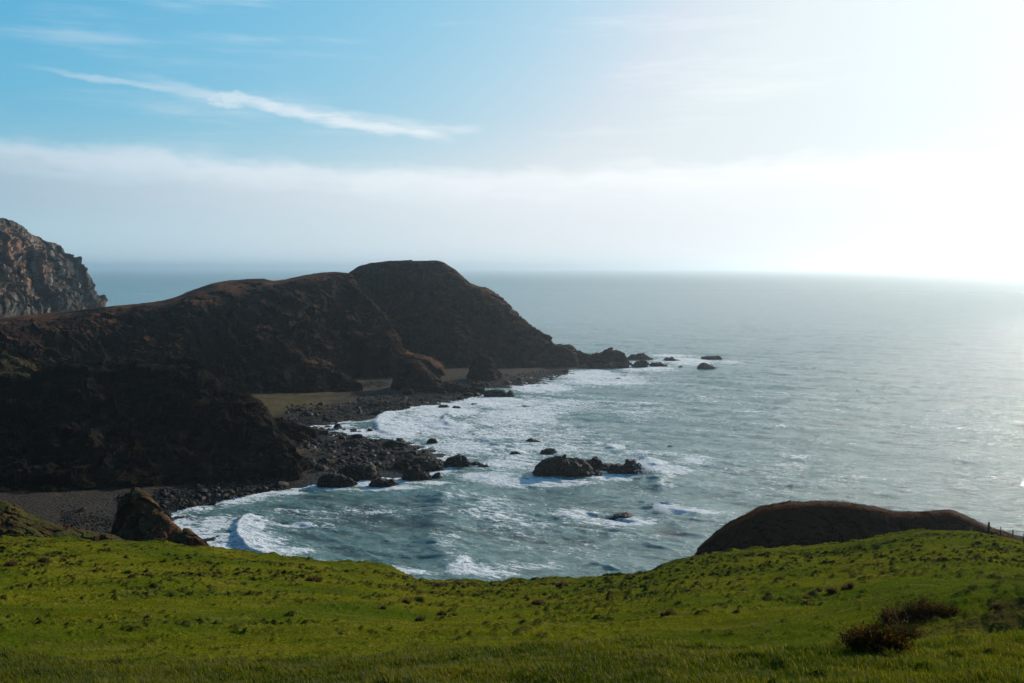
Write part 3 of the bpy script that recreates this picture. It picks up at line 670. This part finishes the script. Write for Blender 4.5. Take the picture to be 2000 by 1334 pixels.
# ------------------------------------------------------------------ boulders and pebbles
def poly_rock(rng, sub=1):
    """angular boulder: sphere clipped by random planes"""
    import bmesh
    bm = bmesh.new(); bmesh.ops.create_icosphere(bm, subdivisions=sub + 1, radius=1)
    v = np.array([q.co[:] for q in bm.verts]); fc = np.array([[q.index for q in f.verts] for f in bm.faces]); bm.free()
    nrm = rng.normal(size=(9, 3)); nrm /= np.linalg.norm(nrm, axis=1)[:, None]; dd = rng.uniform(.55, .9, 9)
    dot = v @ nrm.T; r = np.where(dot > .05, dd / np.maximum(dot, .05), 9).min(1); r = np.minimum(r, 1.1)
    return v * r[:, None] * (1 + .05 * rng.normal(size=(len(v), 1))), fc
rng = np.random.default_rng(5)
M_boulder, t, out = new_mat('boulder_stone')
geo = t.n.new('ShaderNodeNewGeometry'); oi = t.n.new('ShaderNodeObjectInfo')
rc = t.noise(t.mapping(geo.outputs['Position'], scale=(.5, .5, .5)), 1, 6, .7)
c = t.mix(t.ss(rc, .45, .75), (.004, .003, .0022), (.036, .024, .015))
bb = bsdf(t, c, .65, .12); t.l.new(bb.outputs[0], out.inputs[0])
# (polyline in px, half width px in y, count weight, size)
ZONES = [([(300, 985), (380, 978), (450, 962), (520, 948), (560, 945)], 18, 9, .75), ([(230, 985), (300, 995), (335, 1010)], 14, 3, .55), ([(120, 1020), (200, 1030), (300, 1040), (380, 1080)], 22, 4, .5),
         ([(590, 830), (650, 838), (700, 846), (760, 850)], 16, 8, .8), ([(560, 850), (620, 870), (700, 880), (790, 880)], 22, 11, .9), ([(600, 905), (680, 905), (760, 900), (840, 905)], 22, 6, .9),
         ([(560, 815), (640, 815), (720, 806), (800, 792)], 14, 12, .9), ([(700, 790), (780, 785), (860, 778), (940, 768)], 10, 10, .95), ([(880, 762), (960, 755), (1040, 745), (1110, 730)], 8, 8, 1.0),
         ([(1130, 720), (1180, 716), (1225, 712)], 4, 2, 1.0), ([(640, 770), (700, 762), (760, 757)], 6, 1.5, .7), ([(900, 745), (1000, 742), (1110, 722)], 6, 3, .8), ([(380, 1020), (420, 1050), (440, 1080)], 25, 1.2, .6)]
pts = []
for line_, hw, wgt, size in ZONES:
    L = np.array(line_, float); seg = np.hypot(*np.diff(L, axis=0).T); cs = np.concatenate([[0], np.cumsum(seg)])
    n = int(wgt * 520); s_ = rng.uniform(0, cs[-1], n)
    ax = np.interp(s_, cs, L[:, 0]); ay = np.interp(s_, cs, L[:, 1]) + np.clip(rng.normal(0, .5, n), -1.2, 1.2) * hw
    sz = size * np.exp(rng.normal(0, .45, n)) * .40
    for a, b, q in zip(ax, ay, sz): pts.append((a, b, q))
W3 = np.array([[*Wp(a, b)[:2], q] for a, b, q in pts])
gz, gs = ground_z(W3[:, 0], W3[:, 1])
clump = fbm(W3[:, 0] / 9, W3[:, 1] / 9, W3[:, 0] * 0, 2, 8)
keep = (gs > -16) & ((gs > -2) | (clump > .1))
W3, gz = W3[keep], gz[keep]
order = np.argsort(-(W3[:, 2] / W3[:, 1])); W3, gz = W3[order], gz[order]
NB = 260
protos = []
for k in range(8):
    v, fc = poly_rock(rng, 1)
    protos.append((v, fc))
pm = []
for k, (v, fc) in enumerate(protos):
    ob = mesh_obj('boulder', v, fc, M_boulder, False); pm.append(ob)
used = [False] * 8
def zone_of(x, y):
    if y < 340: return 'wet dark boulder on the bank of stones below the near bluff', 'boulders on the bank below the near bluff'
    if y < 500: return 'dark boulder in the rubble of the middle point', 'boulders strewn over the middle point'
    return 'dark boulder on the long boulder beach under the ridge', 'boulders along the beach under the ridge'
for i in range(NB):
    k = i % 8; x, y, q = W3[i]; z = gz[i]
    q = q * 1.35
    if not used[k]: ob = pm[k]; used[k] = True
    else: ob = pm[k].copy(); COL.objects.link(ob)
    ob.location = (x, y, max(z, -.2) + q * .25); ob.rotation_euler = (rng.uniform(0, .5), rng.uniform(0, .5), rng.uniform(0, 6.28))
    ob.scale = (q * rng.uniform(.9, 1.5), q * rng.uniform(.8, 1.2), q * rng.uniform(.6, .95))
    lb, gp = zone_of(x, y); tag(ob, lb, 'boulder', gp)
rest_v, rest_f, off = [], [], 0
small = [poly_rock(rng, 0) for _ in range(12)]
for i in range(NB, len(W3)):
    v, fc = small[i % 12]; x, y, q = W3[i]
    a = rng.uniform(0, 6.28); ca, sa = math.cos(a), math.sin(a)
    sc = v * np.array([q * rng.uniform(.8, 1.5), q * rng.uniform(.7, 1.2), q * rng.uniform(.5, .9)])
    p_ = np.stack([sc[:, 0] * ca - sc[:, 1] * sa + x, sc[:, 0] * sa + sc[:, 1] * ca + y, sc[:, 2] + max(gz[i], -.3) + q * .2], -1)
    rest_v.append(p_); rest_f.append(fc + off); off += len(v)
o = mesh_obj('shore_stones', np.vstack(rest_v), np.vstack(rest_f), M_boulder, False)
tag(o, 'countless dark stones strewn along the waterline of the cove', kind='stuff')

# ------------------------------------------------------------------ spray where waves burst
M_spray, t, out = new_mat('spray')
geo = t.n.new('ShaderNodeNewGeometry')
bb = bsdf(t, (.86, .88, .90), .8, .1); tr = t.node('ShaderNodeBsdfTransparent'); tl = t.node('ShaderNodeBsdfTranslucent', {0: (.9, .92, .94, 1)})
mm = t.node('ShaderNodeMixShader', {0: .45, 1: bb.outputs[0], 2: tl.outputs[0]})
t.l.new(mm.outputs[0], out.inputs[0])
def spray(label, px, py, wpx, hpx, n, seed):
    r_ = np.random.default_rng(seed); c = Wp(px, py); k = c[1] / F
    u = r_.beta(1.6, 3.0, n); hh = np.abs(r_.normal(0, .42, n)) * (1 - u) ** 1.1
    x = c[0] + (u - .15) * wpx * k; z = hh * hpx * k + .1; y = c[1] + r_.normal(0, .28, n) * wpx * k * .5
    s = np.exp(r_.normal(-2.25, .45, n)) * k / .18
    tv = np.array([[1, 1, 1], [-1, -1, 1], [-1, 1, -1], [1, -1, -1]], float) * .6
    v = (np.stack([x, y, z], -1)[:, None, :] + tv[None] * s[:, None, None]).reshape(-1, 3)
    f = (np.array([[0, 1, 2], [0, 3, 1], [0, 2, 3], [1, 3, 2]])[None] + np.arange(n)[:, None, None] * 4).reshape(-1, 3)
    o = mesh_obj('sea_spray', v, f, M_spray, False); tag(o, label, kind='stuff')
spray('burst of white spray off the right end of the twin humped rock', 1243, 925, 75, 34, 9000, 1)
spray('white spray thrown from the wave right of the whaleback rock', 1284, 1006, 60, 24, 5000, 2)
spray('small white burst of spray above the islets', 1196, 878, 34, 10, 1500, 3)
spray('foam bursting from the wave at the meadow edge', 880, 1128, 60, 22, 2500, 4)

# ------------------------------------------------------------------ the meadow
PX = [-900, -300, 0, 200, 400, 500, 600, 740, 780, 813, 950, 1090, 1265, 1295, 1356, 1475, 1604, 1720, 1807, 1900, 2000, 2300, 2800]
EP = [1050, 1050, 1051, 1057, 1070, 1083, 1093, 1106, 1114, 1133, 1137, 1131, 1120, 1102, 1089, 1074, 1066, 1049, 1038, 1039, 1059, 1090, 1100]
EY = [96, 98, 100, 102, 104, 105, 106, 108, 109, 112, 114, 114, 112, 109, 107, 106, 105, 104, 104, 103, 97, 90, 85]
def lerpx(px, xs, ys): return float(np.interp(px, xs, ys))
rows = []
edge = np.array([P(a, b, c) for a, b, c in zip(PX, EP, EY)])
start = np.array([P(a, lerpx(a, [0, 450, 1000, 1300, 1700, 2000], [1280, 1283, 1262, 1256, 1248, 1243]), 34) for a in PX])
c22 = np.array([P(a, lerpx(a, [0, 450, 800, 1000, 1300, 1700, 2000], [1318, 1322, 1300, 1294, 1288, 1284, 1274]), 24) for a in PX])
c17 = np.array([P(a, lerpx(a, [0, 450, 800, 1000, 1300, 1550, 1700, 2000], [1294, 1300, 1278, 1276, 1270, 1264, 1268, 1252]), 17) for a in PX])
c11 = np.array([P(a, lerpx(a, [0, 1000, 2000], [1352, 1338, 1322]), 11.5) for a in PX])
c6 = np.array([P(a, 1440, 7) for a in PX])
X0 = np.array([(a - 1000) / F * 13 for a in PX])
r0 = np.stack([X0, X0 * 0 + 0.5, X0 * 0 + H - 1.75], -1); rb = np.stack([X0 * 1.3, X0 * 0 - 14, X0 * 0 + H - .5], -1)
ES = list(EP); ES[7:10] = [1112, 1118, 1126]; ES[12:15] = [1112, 1104, 1090]
sedge = np.array([P(a, b, c) for a, b, c in zip(PX, ES, EY)])
mid = start + (sedge - start) * .5; mid[:, 2] -= .35
m8 = start + (sedge - start) * .84; m8[:, 2] -= .12
q1 = start + (sedge - start) * .12; q1[:, 2] -= .15
down = [edge.copy() for _ in range(3)]
for dn, (dy, dz) in zip(down, ((2.5, 1.1), (10, 8), (30, 26))):
    dn[:, 1] += dy; dn[:, 0] *= dn[:, 1] / edge[:, 1]; dn[:, 2] -= dz
low = edge.copy(); low[:, 1] += 52; low[:, 0] *= low[:, 1] / edge[:, 1]; low[:, 2] = -4
net = [rb, r0, c6, c11, c17, c22, start, q1, mid, m8, edge] + down + [low]
g, ww = loft(net, 1500, [8, 20, 70, 90, 40, 40, 40, 150, 230, 110, 12, 16, 16, 10], None)
X_, Y_ = g[..., 0], g[..., 1]
# rolling ground, hillock at lower right, faint furrows, tussocks
edgeY = np.interp(np.linspace(0, 1, 1500), np.linspace(0, 1, 1500), loft([edge, edge], 1500, [1])[0][0, :, 1])
fade = np.clip((edgeY[None] - Y_) / 14, 0, 1)
roll = (.80 * fbm(X_ / 13, Y_ / 10, 0 * X_, 4, 401) + .16 * ridged(X_ / 22, Y_ / 5 + X_ / 40, 0 * X_, 2, 402)) * np.clip((Y_ - 20) / 20, 0, 1) * (0.15 + .85 * fade)
hc = P(2030, 1225, 36)
hill = 1.45 * np.exp(-(((X_ - hc[0]) / 6.5) ** 2 + ((Y_ - hc[1]) / np.where(Y_ < hc[1], 3.0, 6.0)) ** 2))
hrough_shade = np.exp(-(((X_ - hc[0]) / 5.0) ** 2 + ((Y_ - hc[1] + 2.6) / 2.0) ** 2))  # rough near side of the hillock, its shade also painted by darker tussock colour
fur = .13 * np.sin((X_ + 45 - (Y_ - 90) * .35 + 4 * fbm(X_ / 25, Y_ / 25, 0 * X_, 2, 5)) / 1.5) * np.exp(-((X_ + 34) / 26) ** 2) * np.clip((Y_ - 45) / 20, 0, 1)
tus = np.maximum(fbm(X_ / .8, Y_ / .6, 0 * X_, 3, 411), fbm(X_ / 2.2, Y_ / 1.3, 0 * X_, 4, 412) - .11); tm = fbm(X_ / 9, Y_ / 9, 0 * X_, 2, 421)
tus = tus + .22 * fbm(X_ / .3, Y_ / .3, 0 * X_, 2, 413)
tuss = np.clip(tus - .13 + tm * .34 + hrough_shade * .6, 0, .40) * .80 * np.clip((Y_ - 5) / 55, .45 + .5 * hrough_shade, 1)
fineb = .035 * fbm(X_ / .35, Y_ / .35, 0 * X_, 2, 431)
big_near = .62 * fbm(X_ / 4.0, Y_ / 3.0, 0 * X_, 4, 441) * np.exp(-((Y_ - 15) / 9) ** 2)
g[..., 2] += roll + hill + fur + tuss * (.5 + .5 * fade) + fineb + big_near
drop = Y_ > edgeY[None] + 1.5
n_ = normals(g)
g = g + n_ * (np.where(drop, 1.0, 0) * ridged(X_ / 3, Y_ / 3, g[..., 2] / 4, 4, 451) * .7)[..., None]
M_grass, t, out = new_mat('meadow_turf')
geo = t.n.new('ShaderNodeNewGeometry'); pos = geo.outputs['Position']
a1 = t.noise(pos, .09, 5, .6); a2 = t.noise(pos, 1.1, 6, .7); a3 = t.noise(pos, 9.0, 5, .7)
c = t.mix(t.ss(a1, .38, .62), (.062, .096, .004), (.140, .134, .006))
c = t.mix(t.m('ADD', t.ss(a2, .50, .72, 0, .5), t.ss(t.noise(t.mapping(pos, scale=(.22, .5, .3)), 1, 6, .65), .52, .68, 0, .5)), c, (.190, .145, .034))
c = t.mix(t.ss(a3, .35, .62, .75, 0), c, (.030, .040, .004))
a4 = t.noise(t.mapping(pos, scale=(.35, .9, .35)), 1, 5, .65)
c = t.mix(t.ss(a4, .46, .62, 0, .55), c, (.055, .060, .005))
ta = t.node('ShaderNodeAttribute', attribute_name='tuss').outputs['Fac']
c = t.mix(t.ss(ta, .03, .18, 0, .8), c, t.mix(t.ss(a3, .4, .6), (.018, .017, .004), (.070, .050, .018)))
nz = t.node('ShaderNodeSeparateXYZ', {0: geo.outputs['Normal']}).outputs[2]
c = t.mix(t.ss(nz, .75, .5), c, (.05, .035, .02))
bm_ = t.node('ShaderNodeBump', {'Strength': .8, 'Distance': .15, 'Height': t.m('ADD', a3, t.m('MULTIPLY', a2, 1.6))})
bb = bsdf(t, c, .95, .0, bm_.outputs[0])
t.l.new(bb.outputs[0], out.inputs[0])
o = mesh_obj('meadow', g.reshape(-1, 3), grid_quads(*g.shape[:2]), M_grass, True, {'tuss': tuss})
tag(o, 'bright green clifftop pasture', kind='structure')
MG = g
MU = np.linspace(0, 1, 1500)
def meadow_at(px, py):
    """meadow point nearest to picture position"""
    x, y, z = MG[..., 0], MG[..., 1], MG[..., 2] - H
    dep = y * cp - z * sp
    with np.errstate(divide='ignore', invalid='ignore'):
        u = 1000 + F * x / dep; v = 667 - F * (z * cp + y * sp) / dep
    d = (u - px) ** 2 + (v - py) ** 2
    d = np.where(y > 5, d, 1e9)
    return MG.reshape(-1, 3)[np.argmin(d)].copy()

# ------------------------------------------------------------------ grass blades
def blades(base, hgt, wid, lean, rs, seg2=True, leandir=None):
    n = len(base); a = rs.uniform(0, 6.28, n); w_ = wid * .5
    side = np.stack([np.cos(a), np.sin(a), 0 * a], -1)
    b = rs.uniform(0, 6.28, n) if leandir is None else leandir + rs.normal(0, .8, n)
    ld = np.stack([np.cos(b), np.sin(b), 0 * b], -1) * (lean * rs.uniform(.3, 1.4, n))[:, None]
    up = np.array([0, 0, 1.0])
    p0 = base - side * w_[:, None]; p1 = base + side * w_[:, None]
    m_ = base + up * (hgt * .55)[:, None] + ld * (hgt * .35)[:, None]
    tip = base + up * hgt[:, None] * .95 + ld * hgt[:, None]
    if seg2:
        v = np.stack([p0, p1, m_ + side * (w_ * .8)[:, None], m_ - side * (w_ * .8)[:, None], tip], 1).reshape(-1, 3)
        i = np.arange(n)[:, None] * 5
        f = np.concatenate([i + [0, 1, 2], i + [0, 2, 3], i + [3, 2, 4]], 1).reshape(-1, 3)
    else:
        v = np.stack([p0, p1, tip], 1).reshape(-1, 3); f = (np.arange(n)[:, None] * 3 + [0, 1, 2])
    return v, f
def blade_mat(name, c1, c2, c3, gloss=.35):
    m, t, out = new_mat(name)
    geo = t.n.new('ShaderNodeNewGeometry'); pos = geo.outputs['Position']
    a1 = t.noise(pos, .5, 4, .6); ri = geo.outputs['Random Per Island']
    c = t.mix(t.ss(a1, .4, .62), c1, c2); c = t.mix(t.ss(ri, .72, .98), c, c3)
    d = bsdf(t, c, .6, gloss); tl = t.node('ShaderNodeBsdfTranslucent', {0: t.mix(1.0, c, (1.5, 1.6, .7), 'MULTIPLY')})
    mx = t.node('ShaderNodeMixShader', {0: .42, 1: d.outputs[0], 2: tl.outputs[0]})
    t.l.new(mx.outputs[0], out.inputs[0]); return m
M_blade = blade_mat('grass_blade', (.026, .044, .002), (.070, .074, .004), (.16, .12, .022), .12)
M_rush = blade_mat('rush_blade', (.050, .032, .014), (.085, .052, .024), (.16, .10, .05), .2)
V_, U_ = MG.shape[:2]
rs = np.random.default_rng(11)
def scatter(v0, v1, n, u0=.12, u1=.88):
    i = rs.uniform(v0, v1, n); j = rs.uniform(u0 * U_, u1 * U_ - 2, n)
    a = i.astype(int); b = j.astype(int); fi = (i - a)[:, None]; fj = (j - b)[:, None]
    return (MG[a, b] * (1 - fi) + MG[a + 1, b] * fi) * (1 - fj) + (MG[a, b + 1] - MG[a, b]) * 0 + MG[a, b + 1] * fj, a, b
cum = np.cumsum([0, 8, 20, 70, 90, 40, 40, 40, 150, 340])
base, a, b = scatter(cum[2] + 20, cum[5], 210000)
dist = base[:, 1]
pat = .75 + .9 * np.clip(fbm(base[:, 0] / 1.3, base[:, 1] / 1.3, base[:, 0] * 0, 3, 88), -.5, .6)
h_ = (.05 + .075 * rs.beta(2, 3, len(base))) * (pat + .25)
v1, f1 = blades(base, h_, .0045 + .00035 * dist * rs.uniform(.7, 1.5, len(base)), .55, rs, True, math.pi)
base, a, b = scatter(cum[5], cum[9] - 8, 260000)
tz = tuss[a, b]; keep = rs.uniform(0, 1, len(base)) < (.35 + tz * 2.2); base = base[keep]; tz = tz[keep]
h_ = .03 + .05 * rs.uniform(0, 1, len(base)) + .16 * tz
v2, f2 = blades(base, h_, .010 + .0004 * base[:, 1], .8, rs, False, math.pi)
o = mesh_obj('grass', np.vstack([v1, v2]), np.vstack([f1, f2 + len(v1)]), M_blade, False)
tag(o, 'short grass blades covering the pasture', kind='stuff')

# heather on the rim of the promontory
pe, pc = prom_net; pe = np.array(pe); pc = np.array(pc); nn = 16000
iu = rs.uniform(0, len(pe) - 1.001, nn); i0 = iu.astype(int); fu = (iu - i0)[:, None]; fv = rs.uniform(-.6, 2.2, nn)[:, None]
pb = (pe[i0] * (1 - fu) + pe[i0 + 1] * fu) * (1 - fv) + (pc[i0] * (1 - fu) + pc[i0 + 1] * fu) * fv
over = np.clip(fv[:, 0] - 1, 0, 9); pb[:, 2] -= over * .8 + .05
hv = .30 + .75 * rs.uniform(0, 1, nn) * np.clip(.5 + fbm(pb[:, 0] / 3, pb[:, 1] / 3, pb[:, 0] * 0, 2, 7) * 1.6, .1, 1.2)
v3, f3_ = blades(pb, hv, np.full(nn, .10), .5, rs, False)
M_heath = blade_mat('heather', (.020, .007, .003), (.040, .013, .006), (.075, .026, .010), .0)
o = mesh_obj('heather', v3, f3_, M_heath, False); tag(o, 'reddish heather along the rim of the promontory', kind='stuff')

# ------------------------------------------------------------------ rush clumps
RUSH = [(22, 1100, 30, 12, 'brown rush clump low at the left edge of the meadow'),
        (85, 1094, 24, 12, 'brown rush clump near the left edge, left of a twin clump'),
        (62, 1101, 20, 8, 'flat rush tuft just left and below the left twin clumps'),
        (123, 1092, 18, 9, 'small pale rush clump, rightmost of the group at the left edge'),
        (14, 1061, 16, 6, 'tiny dark tuft at the top left corner of the meadow'),
        (290, 1122, 18, 9, 'small brown rush clump alone in the left half of the meadow'),
        (266, 1120, 10, 6, 'tiny tuft left of the small lone clump in the left meadow'),
        (583, 1127, 22, 11, 'dark rush clump, smaller left half of the pair in the centre left'),
        (612, 1131, 38, 14, 'wide brown rush clump, larger right half of the pair in the centre left'),
        (808, 1145, 18, 9, 'small dark rush clump at the cliff edge, left end of the edge row'),
        (803, 1136, 12, 5, 'tiny rush tuft right on the notch of the cliff edge'),
        (858, 1143, 40, 12, 'long reddish rush clump, largest along the cliff edge'),
        (893, 1138, 34, 9, 'reddish rush clump right of the largest one along the cliff edge'),
        (922, 1139, 30, 8, 'low reddish rush clump, last of the edge row'),
        (817, 1165, 20, 15, 'upright dark rush clump below the cliff edge, upper of two'),
        (793, 1174, 22, 13, 'squat dark rush clump below the cliff edge, lower of two'),
        (750, 1186, 12, 12, 'slim rush tuft left of the two dark clumps'),
        (1003, 1139, 26, 6, 'thin reddish tuft on the skyline of the cliff edge in the centre'),
        (1097, 1142, 30, 14, 'round dark rush clump beside the cliff edge in the centre'),
        (1052, 1176, 36, 13, 'pale topped rush clump in the middle of the meadow'),
        (862, 1196, 22, 10, 'low brown tuft in the middle of the hummocky patch'),
        (887, 1200, 16, 9, 'small dark tuft right of the low brown one in the hummocky patch'),
        (820, 1208, 22, 13, 'dark tuft at the lower left of the hummocky patch'),
        (1305, 1196, 40, 12, 'wide dark tussock right of centre in the meadow'),
        (1577, 1166, 34, 10, 'low dark rush clump, left end of the slanting row on the right'),
        (1598, 1152, 16, 12, 'small dark rush clump second in the slanting row on the right'),
        (1625, 1152, 22, 18, 'bushy dark rush clump third in the slanting row on the right'),
        (1652, 1148, 22, 13, 'dark rush clump fourth in the slanting row on the right'),
        (1662, 1143, 12, 17, 'tall narrow rush clump at the top end of the slanting row on the right'),
        (1440, 1192, 14, 10, 'single spiky tuft between the wide tussock and the slanting row'),
        (1915, 1182, 22, 16, 'spiky brown tuft on the crest of the hillock at right'),
        (1950, 1180, 44, 12, 'spreading brown tuft right of the spiky one on the hillock'),
        (1240, 1146, 20, 5, 'thin tuft on the meadow rim just left of the dark bank'),
        (1445, 1130, 20, 6, 'tiny dark tuft high on the right half of the meadow')]
rr_ = np.random.default_rng(77)
def clump(name, label, cat, px, py, wpx, hpx, group=None, dens=1.0, stiff=.55, mat=None):
    c = meadow_at(px, py); k = c[1] / F; W_ = wpx * k; Hh = hpx * k
    n = int(260 * dens * max(.6, wpx / 22))
    r = np.sqrt(rr_.uniform(0, 1, n)) * .5; th_ = rr_.uniform(0, 6.28, n)
    bx_ = r * np.cos(th_) * W_ * .8; by_ = r * np.sin(th_) * W_ * .55
    base = np.stack([bx_, by_, 0 * bx_ - .06 - (np.abs(bx_) + np.abs(by_)) * .1], -1)
    hh = Hh * (1.0 - .8 * r) * rr_.uniform(.55, 1.25, n)
    v, f = blades(base, hh, np.full(n, .0006 * c[1] + .010), stiff, rr_)
    o = mesh_obj(name, v, f, mat or M_rush, False); o.location = c; tag(o, label, cat, group); return o
for (px, py, wd, ht, lab) in RUSH:
    clump('rush_clump', lab, 'rush clump', px, py + ht * .3, wd, ht * 1.15, 'rush clumps dotted over the meadow')
# bramble thickets in the hollow at right
def thicket(label, px, py, wpx, hpx, seed):
    r_ = np.random.default_rng(seed); c = meadow_at(px, py); k = c[1] / F; W_ = wpx * k; Hh = hpx * k * 1.55
    root = bpy.data.objects.new('bramble_bush', None); COL.objects.link(root); root.location = c; tag(root, label, 'bush', 'brown bushes in the hollow')
    n = 170; segs = []
    for i in range(n):
        bx_ = r_.uniform(-.5, .5) * W_; by_ = r_.uniform(-.35, .35) * W_ * .6; p = np.array([bx_, by_, -.1]); d = np.array([r_.normal(0, .45), r_.normal(0, .35), 1.0])
        hh = Hh * r_.uniform(.35, 1.1) * (1 - abs(bx_) / W_ * .9); m_ = 5
        for j in range(m_):
            q = p + d / np.linalg.norm(d) * hh / m_; segs.append((p, q, .012 * (1 - j / m_) + .003)); p = q; d = d + r_.normal(0, .35, 3); d[2] -= .12
    vs, fs = [], []
    for i, (p, q, rad) in enumerate(segs):
        s = np.array([[rad, 0, 0], [-rad * .5, rad * .87, 0], [-rad * .5, -rad * .87, 0]])
        vs.append(np.vstack([p + s, q + s * .8])); o_ = i * 6
        fs += [[o_, o_ + 1, o_ + 4, o_ + 3], [o_ + 1, o_ + 2, o_ + 5, o_ + 4], [o_ + 2, o_, o_ + 3, o_ + 5]]
    mesh_obj('stem', np.vstack(vs), np.array(fs), M_rush, False, parent=root)
    ends = np.array([q for p, q, _ in segs]); idx = r_.integers(0, len(ends), 5200)
    base = ends[idx] + r_.normal(0, .05, (5200, 3)) * [1, 1, .8]; keep = (base[:, 2] > -.05) & (r_.uniform(0, 1, 5200) < np.clip(1.3 - base[:, 2] / Hh, .15, 1)); base = base[keep]; n = len(base)
    v, f = blades(base, r_.uniform(.03, .075, n), r_.uniform(.02, .035, n), 1.3, r_, False)
    mesh_obj('foliage', v, f, M_thick, False, parent=root)
    return root
M_thick = blade_mat('bramble_leaf', (.014, .010, .004), (.045, .024, .009), (.13, .055, .022), .0)
for i, (px, py, wd, ht, lab) in enumerate([
        (1675, 1262, 44, 40, 'dark rounded bush at the left end of the hollow'),
        (1715, 1266, 80, 46, 'sprawling brown bush in the middle of the hollow'),
        (1762, 1260, 56, 56, 'tall stemmed brown bush at the right end of the lower group'),
        (1752, 1214, 56, 36, 'dark bush at the left of the upper group in the hollow'),
        (1790, 1208, 50, 40, 'twiggy brown bush, tallest of the upper group in the hollow'),
        (1835, 1200, 66, 28, 'low reddish bush at the right of the upper group, under the hillock')]):
    thicket(lab, px, py, wd, ht, 500 + i)

# ------------------------------------------------------------------ fence on the cliff top
M_wood = rock_material('weathered_wood', (.05, .035, .025), (.14, .10, .07), (.09, .06, .04), scale=12, bump=.4)
M_wire, t, out = new_mat('wire'); bb = bsdf(t, (.10, .10, .10), .5, .5); t.l.new(bb.outputs[0], out.inputs[0])
fr = bpy.data.objects.new('fence', None); COL.objects.link(fr)
tag(fr, 'short run of wooden post and wire fence at the right edge of the meadow', 'fence')
FP = [(1930, 1041, 23, .10), (1953.5, 1045, 18, .055), (1977, 1052, 19, .055), (1999, 1058, 20, .055), (2024, 1068, 21, .055), (2052, 1080, 22, .055)]
posts = []
for i, (px, py, hp, rad) in enumerate(FP):
    c = meadow_at(px, py + 3); 
    if i == 0: fr.location = c; o0 = c
    hgt = hp * c[1] / F + .12; n = 8; ang = np.linspace(0, 2 * math.pi, n, endpoint=False)
    rings = []
    for zz, rr2 in ((-.3, 1.1), (0, 1.1), (hgt * .5, 1.0), (hgt - .02, .95), (hgt, .75)):
        rings.append(np.stack([np.cos(ang) * rad * rr2 + .03 * zz * math.sin(i * 3), np.sin(ang) * rad * rr2, 0 * ang + zz], -1))
    v = np.vstack(rings + [[[0, 0, hgt + .01]]]) + (c - o0)
    f = [[k * n + j, k * n + (j + 1) % n, (k + 1) * n + (j + 1) % n, (k + 1) * n + j] for k in range(4) for j in range(n)]
    me = bpy.data.meshes.new('post'); me.from_pydata(v.tolist(), [], f + [[4 * n + j, 4 * n + (j + 1) % n, 5 * n] for j in range(n)]); me.materials.append(M_wood)
    po = bpy.data.objects.new('post', me); COL.objects.link(po); po.parent = fr
    posts.append((c - o0, hgt))
for fz in (.35, .62, .9):
    vs, fs = [], []; k = 0
    for (a, ha), (b, hb) in zip(posts[:-1], posts[1:]):
        for j in range(6):
            t0, t1 = j / 6, (j + 1) / 6; p = a + (b - a) * t0; q = a + (b - a) * t1
            p = p + [0, 0, ha * fz - .03 * math.sin(math.pi * t0)]; q = q + [0, 0, hb * fz - .03 * math.sin(math.pi * t1)]; r_ = .005
            s = np.array([[0, r_, 0], [0, -r_ * .5, r_], [0, -r_ * .5, -r_]])
            vs.append(np.vstack([p + s, q + s])); fs += [[k, k + 1, k + 4, k + 3], [k + 1, k + 2, k + 5, k + 4], [k + 2, k, k + 3, k + 5]]; k += 6
    mesh_obj('wire', np.vstack(vs), np.array(fs), M_wire, False, parent=fr)

# ------------------------------------------------------------------ sea air
M_haze, t, out = new_mat('haze_air')
pv = t.n.new('ShaderNodeVolumePrincipled'); pv.inputs['Color'].default_value = (.84, .93, 1, 1); pv.inputs['Density'].default_value = .00009
pv.inputs['Anisotropy'].default_value = .84
t.l.new(pv.outputs[0], out.inputs['Volume'])
L = 60000.0; z0, z1 = -9.0, 175.0
v = [(x, y, z) for z in (z0, z1) for x, y in ((-L, -3000), (L, -3000), (L, L), (-L, L))]
o = mesh_obj('haze', np.array(v, float), np.array([[0, 3, 2, 1], [4, 5, 6, 7], [0, 1, 5, 4], [1, 2, 6, 5], [2, 3, 7, 6], [3, 0, 4, 7]]), M_haze, False)
tag(o, 'thin sea haze', kind='stuff')
